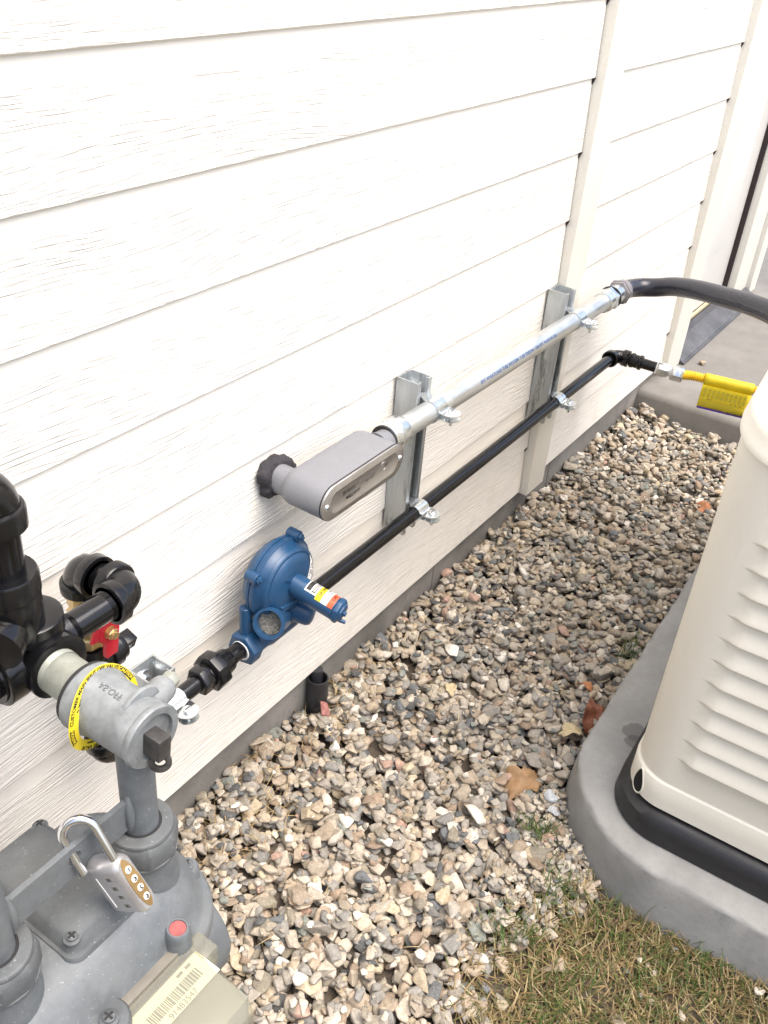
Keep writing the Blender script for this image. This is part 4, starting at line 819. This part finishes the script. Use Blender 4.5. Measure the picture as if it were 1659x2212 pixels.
def drop(n, lo, hi, pw, region=None):
    for _ in range(n):
        if region: x, y = RNG.uniform(region[0], region[1]), RNG.uniform(region[2], region[3])
        else: x, y = RNG.uniform(gx0, gx1), RNG.uniform(-.88, gy1)
        if in_pad(x, y) or in_meter(x, y): continue
        if x > 1.1 and y < -.50: continue
        if x < .42 and -.30 < y < -.12: continue
        lw = lawn(x, y)
        if RNG.random() < lw * .975: continue
        a = lo + (hi - lo) * RNG.random() ** pw; b = a * RNG.uniform(.62, .95); c = a * RNG.uniform(.36, .66)
        if y > gy1 - .6 * b: y = gy1 - .6 * b
        if x > gx1 - .7 * a: x = gx1 - .7 * a
        th_ = RNG.uniform(0, 2 * PI); m_ = (a + b) / 2 * .8; i0, i1 = max(0, int((x - m_ - gx0) / RES)), min(NX, int((x + m_ - gx0) / RES) + 1); j0, j1 = max(0, int((y - m_ - gy0) / RES)), min(NY, int((y + m_ - gy0) / RES) + 1)
        if i1 <= i0 or j1 <= j0: continue
        P_ = HF[i0:i1, j0:j1]; base = np.percentile(P_, 48); gxx = gx0 + (np.arange(i0, i1) + .5) * RES - x; gyy = gy0 + (np.arange(j0, j1) + .5) * RES - y
        if base > .008 + (.012 if y > -.1 else 0): continue
        zc_ = base + c * (.62 if lw < .3 else .25)
        r2 = (gxx[:, None] ** 2 + gyy[None, :] ** 2) / (m_ * 1.15) ** 2; cap_ = zc_ + c * np.sqrt(np.clip(1 - r2, 0, 1)) * .9; P_[...] = np.where(r2 < 1, np.maximum(P_, cap_), P_)
        tilt = RNG.normal(0, .2, 2)
        stones.append((x, y, zc_, a, b, c, th_, tilt[0], tilt[1], RNG.integers(len(TPL)), RNG.choice(len(PAL), p=PW), RNG.uniform(.8, 1.18)))
drop(9800, .0086, .0166, 1.5); drop(900, .012, .0200, 1.5); drop(5200, .0082, .0160, 1.4)
drop(3200, .005, .009, 1.0, (.40, 2.55, -.60, .012)); drop(1500, .0035, .0070, 1.0, (.86, 1.12, -.72, -.42)); drop(1200, .0035, .0065, 1.0, (.45, 2.5, -.5, .0))
SMAT = []
def smat(s_):
    from mathutils import Euler
    return np.array(Euler((s_[7], s_[8], s_[6])).to_matrix()) * np.array([s_[3], s_[4], s_[5]])[None, :]
def scol(s_): return np.clip(PAL[s_[10]] * s_[11], 0, .85)
score = []
for i, s_ in enumerate(stones):
    px, py, dd = proj(s_[:3]); vis = 0 < px < 768 and 0 < py < 1024
    ii, jj = min(NX - 1, int((s_[0] - gx0) / RES)), min(NY - 1, max(0, int((s_[1] - gy0) / RES))); top = HF[ii, jj] - (s_[2] + s_[5] * .9)
    score.append((s_[3] + s_[4]) / dd * (1 if vis else 0) * (1 if top < .003 else .2) * (0 if (px < 240 and py > 700 and s_[0] < .46) else 1))
order = np.argsort(score)[::-1]; big = set(order[:300].tolist())
bed = struct(MB().add([(gx0 - .4, -1.4, -.028), (gx1, -1.4, -.028), (gx1, .013, -.028), (gx0 - .4, .013, -.028)], [(0, 1, 2, 3)]).build('gravel_bed', 'bed'))
tpl_me = []
for V_, F_ in TPL:
    me = bpy.data.meshes.new('stone'); me.from_pydata(V_.tolist(), [], F_.tolist()); me.materials.append(MAT['stone']); tpl_me.append(me)
for i in order[:300]:
    s_ = stones[i]; o = bpy.data.objects.new('stone', tpl_me[s_[9]]); COL.objects.link(o); o.parent = bed
    o.location = s_[:3]; o.rotation_euler = (s_[7], s_[8], s_[6]); o.scale = s_[3:6]; o.color = (*scol(s_), 1)
vs, fs, cs_, nv = [], [], [], 0
for i, s_ in enumerate(stones):
    if i in big: continue
    V_, F_ = TPL[s_[9]]; vs.append(V_ @ smat(s_).T + np.array(s_[:3])); fs.append(F_ + nv); nv += len(V_); cs_.append(np.repeat(np.append(scol(s_), 1.)[None], len(V_), 0))
def np_mesh(name, vs, fs, cs_, mat):
    vs = np.concatenate(vs).astype(np.float32); fs = np.concatenate(fs).astype(np.int32); me = bpy.data.meshes.new(name); k = fs.shape[1]
    me.vertices.add(len(vs)); me.vertices.foreach_set('co', vs.ravel()); me.loops.add(fs.size); me.loops.foreach_set('vertex_index', fs.ravel())
    me.polygons.add(len(fs)); me.polygons.foreach_set('loop_start', np.arange(0, fs.size, k, dtype=np.int32)); me.update(calc_edges=True); me.validate()
    at = me.color_attributes.new('col', 'FLOAT_COLOR', 'POINT'); at.data.foreach_set('color', np.concatenate(cs_).astype(np.float32).ravel()); me.materials.append(MAT[mat]); return me
gro = bpy.data.objects.new('gravel', np_mesh('gravel', vs, fs, cs_, 'gravel')); COL.objects.link(gro); gro.parent = bed; gro['kind'] = 'stuff'; gro['label'] = 'small mixed tan and grey pebbles'
print('stones', len(stones), 'tris', sum(len(f) for f in fs))
def ground_h(x, y):
    i, j = int((x - gx0) / RES), int((y - gy0) / RES)
    return float(HF[i, j]) if 0 <= i < NX and 0 <= j < NY else 0.
# ------------------------------------------------------------------ grass, straw
def blades(n, pos, hl, wd, cols, lean, curl, mat, name, label, seg=4):
    vs, fs, cs2, nv = [], [], [], 0
    for _ in range(n):
        p = pos()
        if p is None: continue
        x, y, z0 = p; h = RNG.uniform(*hl); w2 = RNG.uniform(*wd) / 2; a = RNG.uniform(0, 2 * PI); dv = np.array([math.cos(a), math.sin(a), 0]); sd_ = np.array([-math.sin(a), math.cos(a), 0]); le = RNG.uniform(*lean); cu_ = RNG.uniform(*curl)
        c = np.append(cols[RNG.integers(len(cols))] * RNG.uniform(.75, 1.25), 1.); pt = np.array([x, y, z0]); ang_ = le; V_ = []
        for k in range(seg + 1):
            ww = w2 * (1 - (k / seg) ** 2 * .85); V_ += [pt - sd_ * ww, pt + sd_ * ww]; st_ = h / seg; pt = pt + (dv * math.sin(ang_) + np.array([0, 0, math.cos(ang_)])) * st_; ang_ += cu_ / seg
        vs.append(np.array(V_)); fs.append(np.array([[2 * k, 2 * k + 1, 2 * k + 3, 2 * k + 2] for k in range(seg)]) + nv); nv += 2 * seg + 2; cs2.append(np.repeat(c[None], 2 * seg + 2, 0))
    o = bpy.data.objects.new(name, np_mesh(name, vs, fs, cs2, mat)); COL.objects.link(o); tag(o, label, 'grass', kind='stuff'); return o
def lawn_pos():
    for _ in range(40):
        x, y = RNG.uniform(.3, 1.08), RNG.uniform(-1.5, -.40)
        if not in_pad(x, y) and RNG.random() < lawn(x, y) and np.sin(x * 37 + y * 21) + np.sin(y * 45 - x * 13) + RNG.normal(0, .7) > -1.7: return x, y, ground_h(x, y) - .004
GC = [np.array(c) for c in ((.30, .22, .10), (.37, .285, .14), (.25, .18, .085), (.22, .17, .065), (.34, .26, .125), (.30, .21, .10), (.11, .13, .035), (.44, .35, .20), (.15, .10, .05), (.14, .155, .05), (.10, .13, .03))]
blades(25000, lawn_pos, (.010, .034), (.0012, .0028), GC, (.5, 1.45), (-.3, .9), 'blade', 'lawn_grass', 'thin straw coloured lawn at the edge of the gravel')
GC2 = [np.array(c) for c in ((.075, .135, .025), (.10, .17, .04), (.06, .11, .02))]
def green_pos():
    for _ in range(30):
        cxx, cyy, rr_ = random.choice(((.925, -.60, .05), (.88, -.70, .05), (.80, -.60, .05), (.945, -.735, .04), (.93, -.52, .03), (.83, -.50, .03), (.72, -.62, .05), (1.505, -.398, .02), (1.00, -.45, .015)))
        x, y = RNG.normal(cxx, rr_ * .6), RNG.normal(cyy, rr_ * .6)
        if not in_pad(x, y): return x, y, ground_h(x, y) - .003
blades(620, green_pos, (.014, .048), (.0011, .0022), GC2, (.1, .9), (.1, .9), 'blade', 'green_grass', 'small tufts of green grass growing through gravel and lawn')
SC = [np.array(c) for c in ((.42, .31, .14), (.50, .38, .19), (.36, .24, .10), (.30, .18, .08))]
def straw_pos():
    if RNG.random() < .72:
        cxx, cyy, rr_ = random.choice(((.74, -.05, .06), (.80, -.08, .05), (.95, -.05, .04), (.70, -.09, .05), (1.10, -.04, .05), (1.3, -.05, .06), (1.62, -.06, .05), (1.78, -.03, .05), (1.9, -.05, .06), (.88, -.02, .05), (1.02, -.02, .03), (1.50, -.30, .05)))
        x, y = RNG.normal(cxx, rr_), RNG.normal(cyy, rr_ * .6)
    else: x, y = RNG.uniform(.45, 2.4), RNG.uniform(-.42, -.01)
    if y > 0.008 or in_pad(x, y) or in_meter(x, y): return None
    return x, y, ground_h(x, y) + .001
so_ = blades(620, straw_pos, (.012, .060), (.0006, .0012), SC, (1.25, 1.75), (-.35, .35), 'straw', 'straw', 'dry straw stalks scattered over the gravel', 5); so_['category'] = 'straw'
# ------------------------------------------------------------------ leaves and single stones
def leaf(name, label, x, y, size, rot, mat, lobes, tilt=(0, 0), asp=.62, group='fallen dry leaves'):
    n = 56; out = []
    for k in range(n):
        t = 2 * PI * k / n; u = math.cos(t); v_ = math.sin(t) * asp * (1 - .25 * u); r = 1 + lobes * (.13 * math.sin(4 * t + .5 + rot) + .13 * math.sin(7 * t + 1.1 + 3 * rot) + .08 * math.sin(11 * t + 2 * rot) + .05 * math.sin(19 * t)) + random.uniform(-.04, .04) * lobes; out.append((u * r, v_ * r))
    R_ = M.Rotation(rot, 3, 'Z'); E_ = M.Rotation(tilt[0], 3, 'X') @ M.Rotation(tilt[1], 3, 'Y'); vs = []; rings_ = 5
    def pt(u, v_):
        z = .16 * math.sin(u * 2.3 + 1) + .45 * v_ * v_ - .22 * u * u + .07 * math.sin(7 * u + 5 * v_) + .05 * math.sin(9 * v_ - 4 * u); return R_ @ (E_ @ V((u * size, v_ * size, z * size)))
    vs.append(pt(0, 0))
    for j in range(1, rings_ + 1):
        for (u, v_) in out: vs.append(pt(u * j / rings_, v_ * j / rings_))
    fs = [(0, 1 + k, 1 + (k + 1) % n) for k in range(n)]
    for j in range(rings_ - 1): fs += [(1 + j * n + k, 1 + (j + 1) * n + k, 1 + (j + 1) * n + (k + 1) % n, 1 + j * n + (k + 1) % n) for k in range(n)]
    q = MB(); q.add(vs, fs); o = q.build(name, mat, None, 0, 80); md = o.modifiers.new('thickness', 'SOLIDIFY'); md.thickness = .0005
    o.location = (x, y, max(ground_h(x, y), ground_h(x + .01, y), ground_h(x - .01, y), ground_h(x, y - .01), ground_h(x, y + .01)) + .004); tag(o, label, 'leaf', group); return o
leaf('oak_leaf', 'large curled tan oak leaf lying on the gravel near the pad corner', 1.085, -.385, .037, -.55, 'leaf1', 1.0, (.25, .1))
leaf('oak_leaf', 'dark red brown leaf leaning against the concrete pad', 1.285, -.415, .036, .45, 'leaf2', .45, (.45, -.2), .55)
leaf('oak_leaf', 'small torn orange leaf on the gravel above the red brown leaf', 1.352, -.372, .017, 1.2, 'leaf3', 1.1, (.3, .3))
leaf('oak_leaf', 'pale leaf under the edge of the red brown leaf', 1.235, -.402, .022, -.9, 'leaf4', .8, (-.1, .2))
leaf('oak_leaf', 'narrow orange leaf on the gravel beside the generator side', 2.14, -.335, .036, -.25, 'leaf3', .25, (.5, 0), .38)
leaf('oak_leaf', 'curled pale yellow leaf leaning on the footing behind the pipe stub', 1.055, -.004, .020, 1.1, 'leaf4', .3, (1.15, .2), .5)
leaf('oak_leaf', 'pale buff leaf in the gravel beyond the blue regulator', 1.195, -.17, .018, .7, 'leaf4', .7, (.2, .3))
def one_stone(name, label, x, y, z, dims, col, k, cat='stone'):
    me = tpl_me[k].copy(); o = bpy.data.objects.new(name, me); COL.objects.link(o); o.location = (x, y, z); o.scale = dims; o.rotation_euler = (.2, .1, k * .9); o.color = (*col, 1); tag(o, label, cat); return o
one_stone('red_stone', 'reddish pink stone at the foot of the pipe stub', .982, -.040, .030, (.0135, .0115, .0095), (.36, .15, .13), 5)
one_stone('white_stone', 'round white pebble standing out in the gravel', .925, -.105, .030, (.0105, .0095, .008), (.62, .60, .55), 22)
one_stone('loose_stone', 'single tan stone lying on the concrete pavement', 2.855, -.073, .0675, (.011, .009, .0075), (.42, .33, .23), 8)
for k, (x, y, cc) in enumerate(((1.072, -.437, (.45, .47, .49)), (1.058, -.452, (.50, .51, .52)))):
    one_stone('painted_stone', ('stone with a silver painted face next to the tan oak leaf', 'stone with a white painted face beside the pad corner')[k], x, y, ground_h(x, y) + .003, (.0125, .0105, .008), cc, 12 + k)
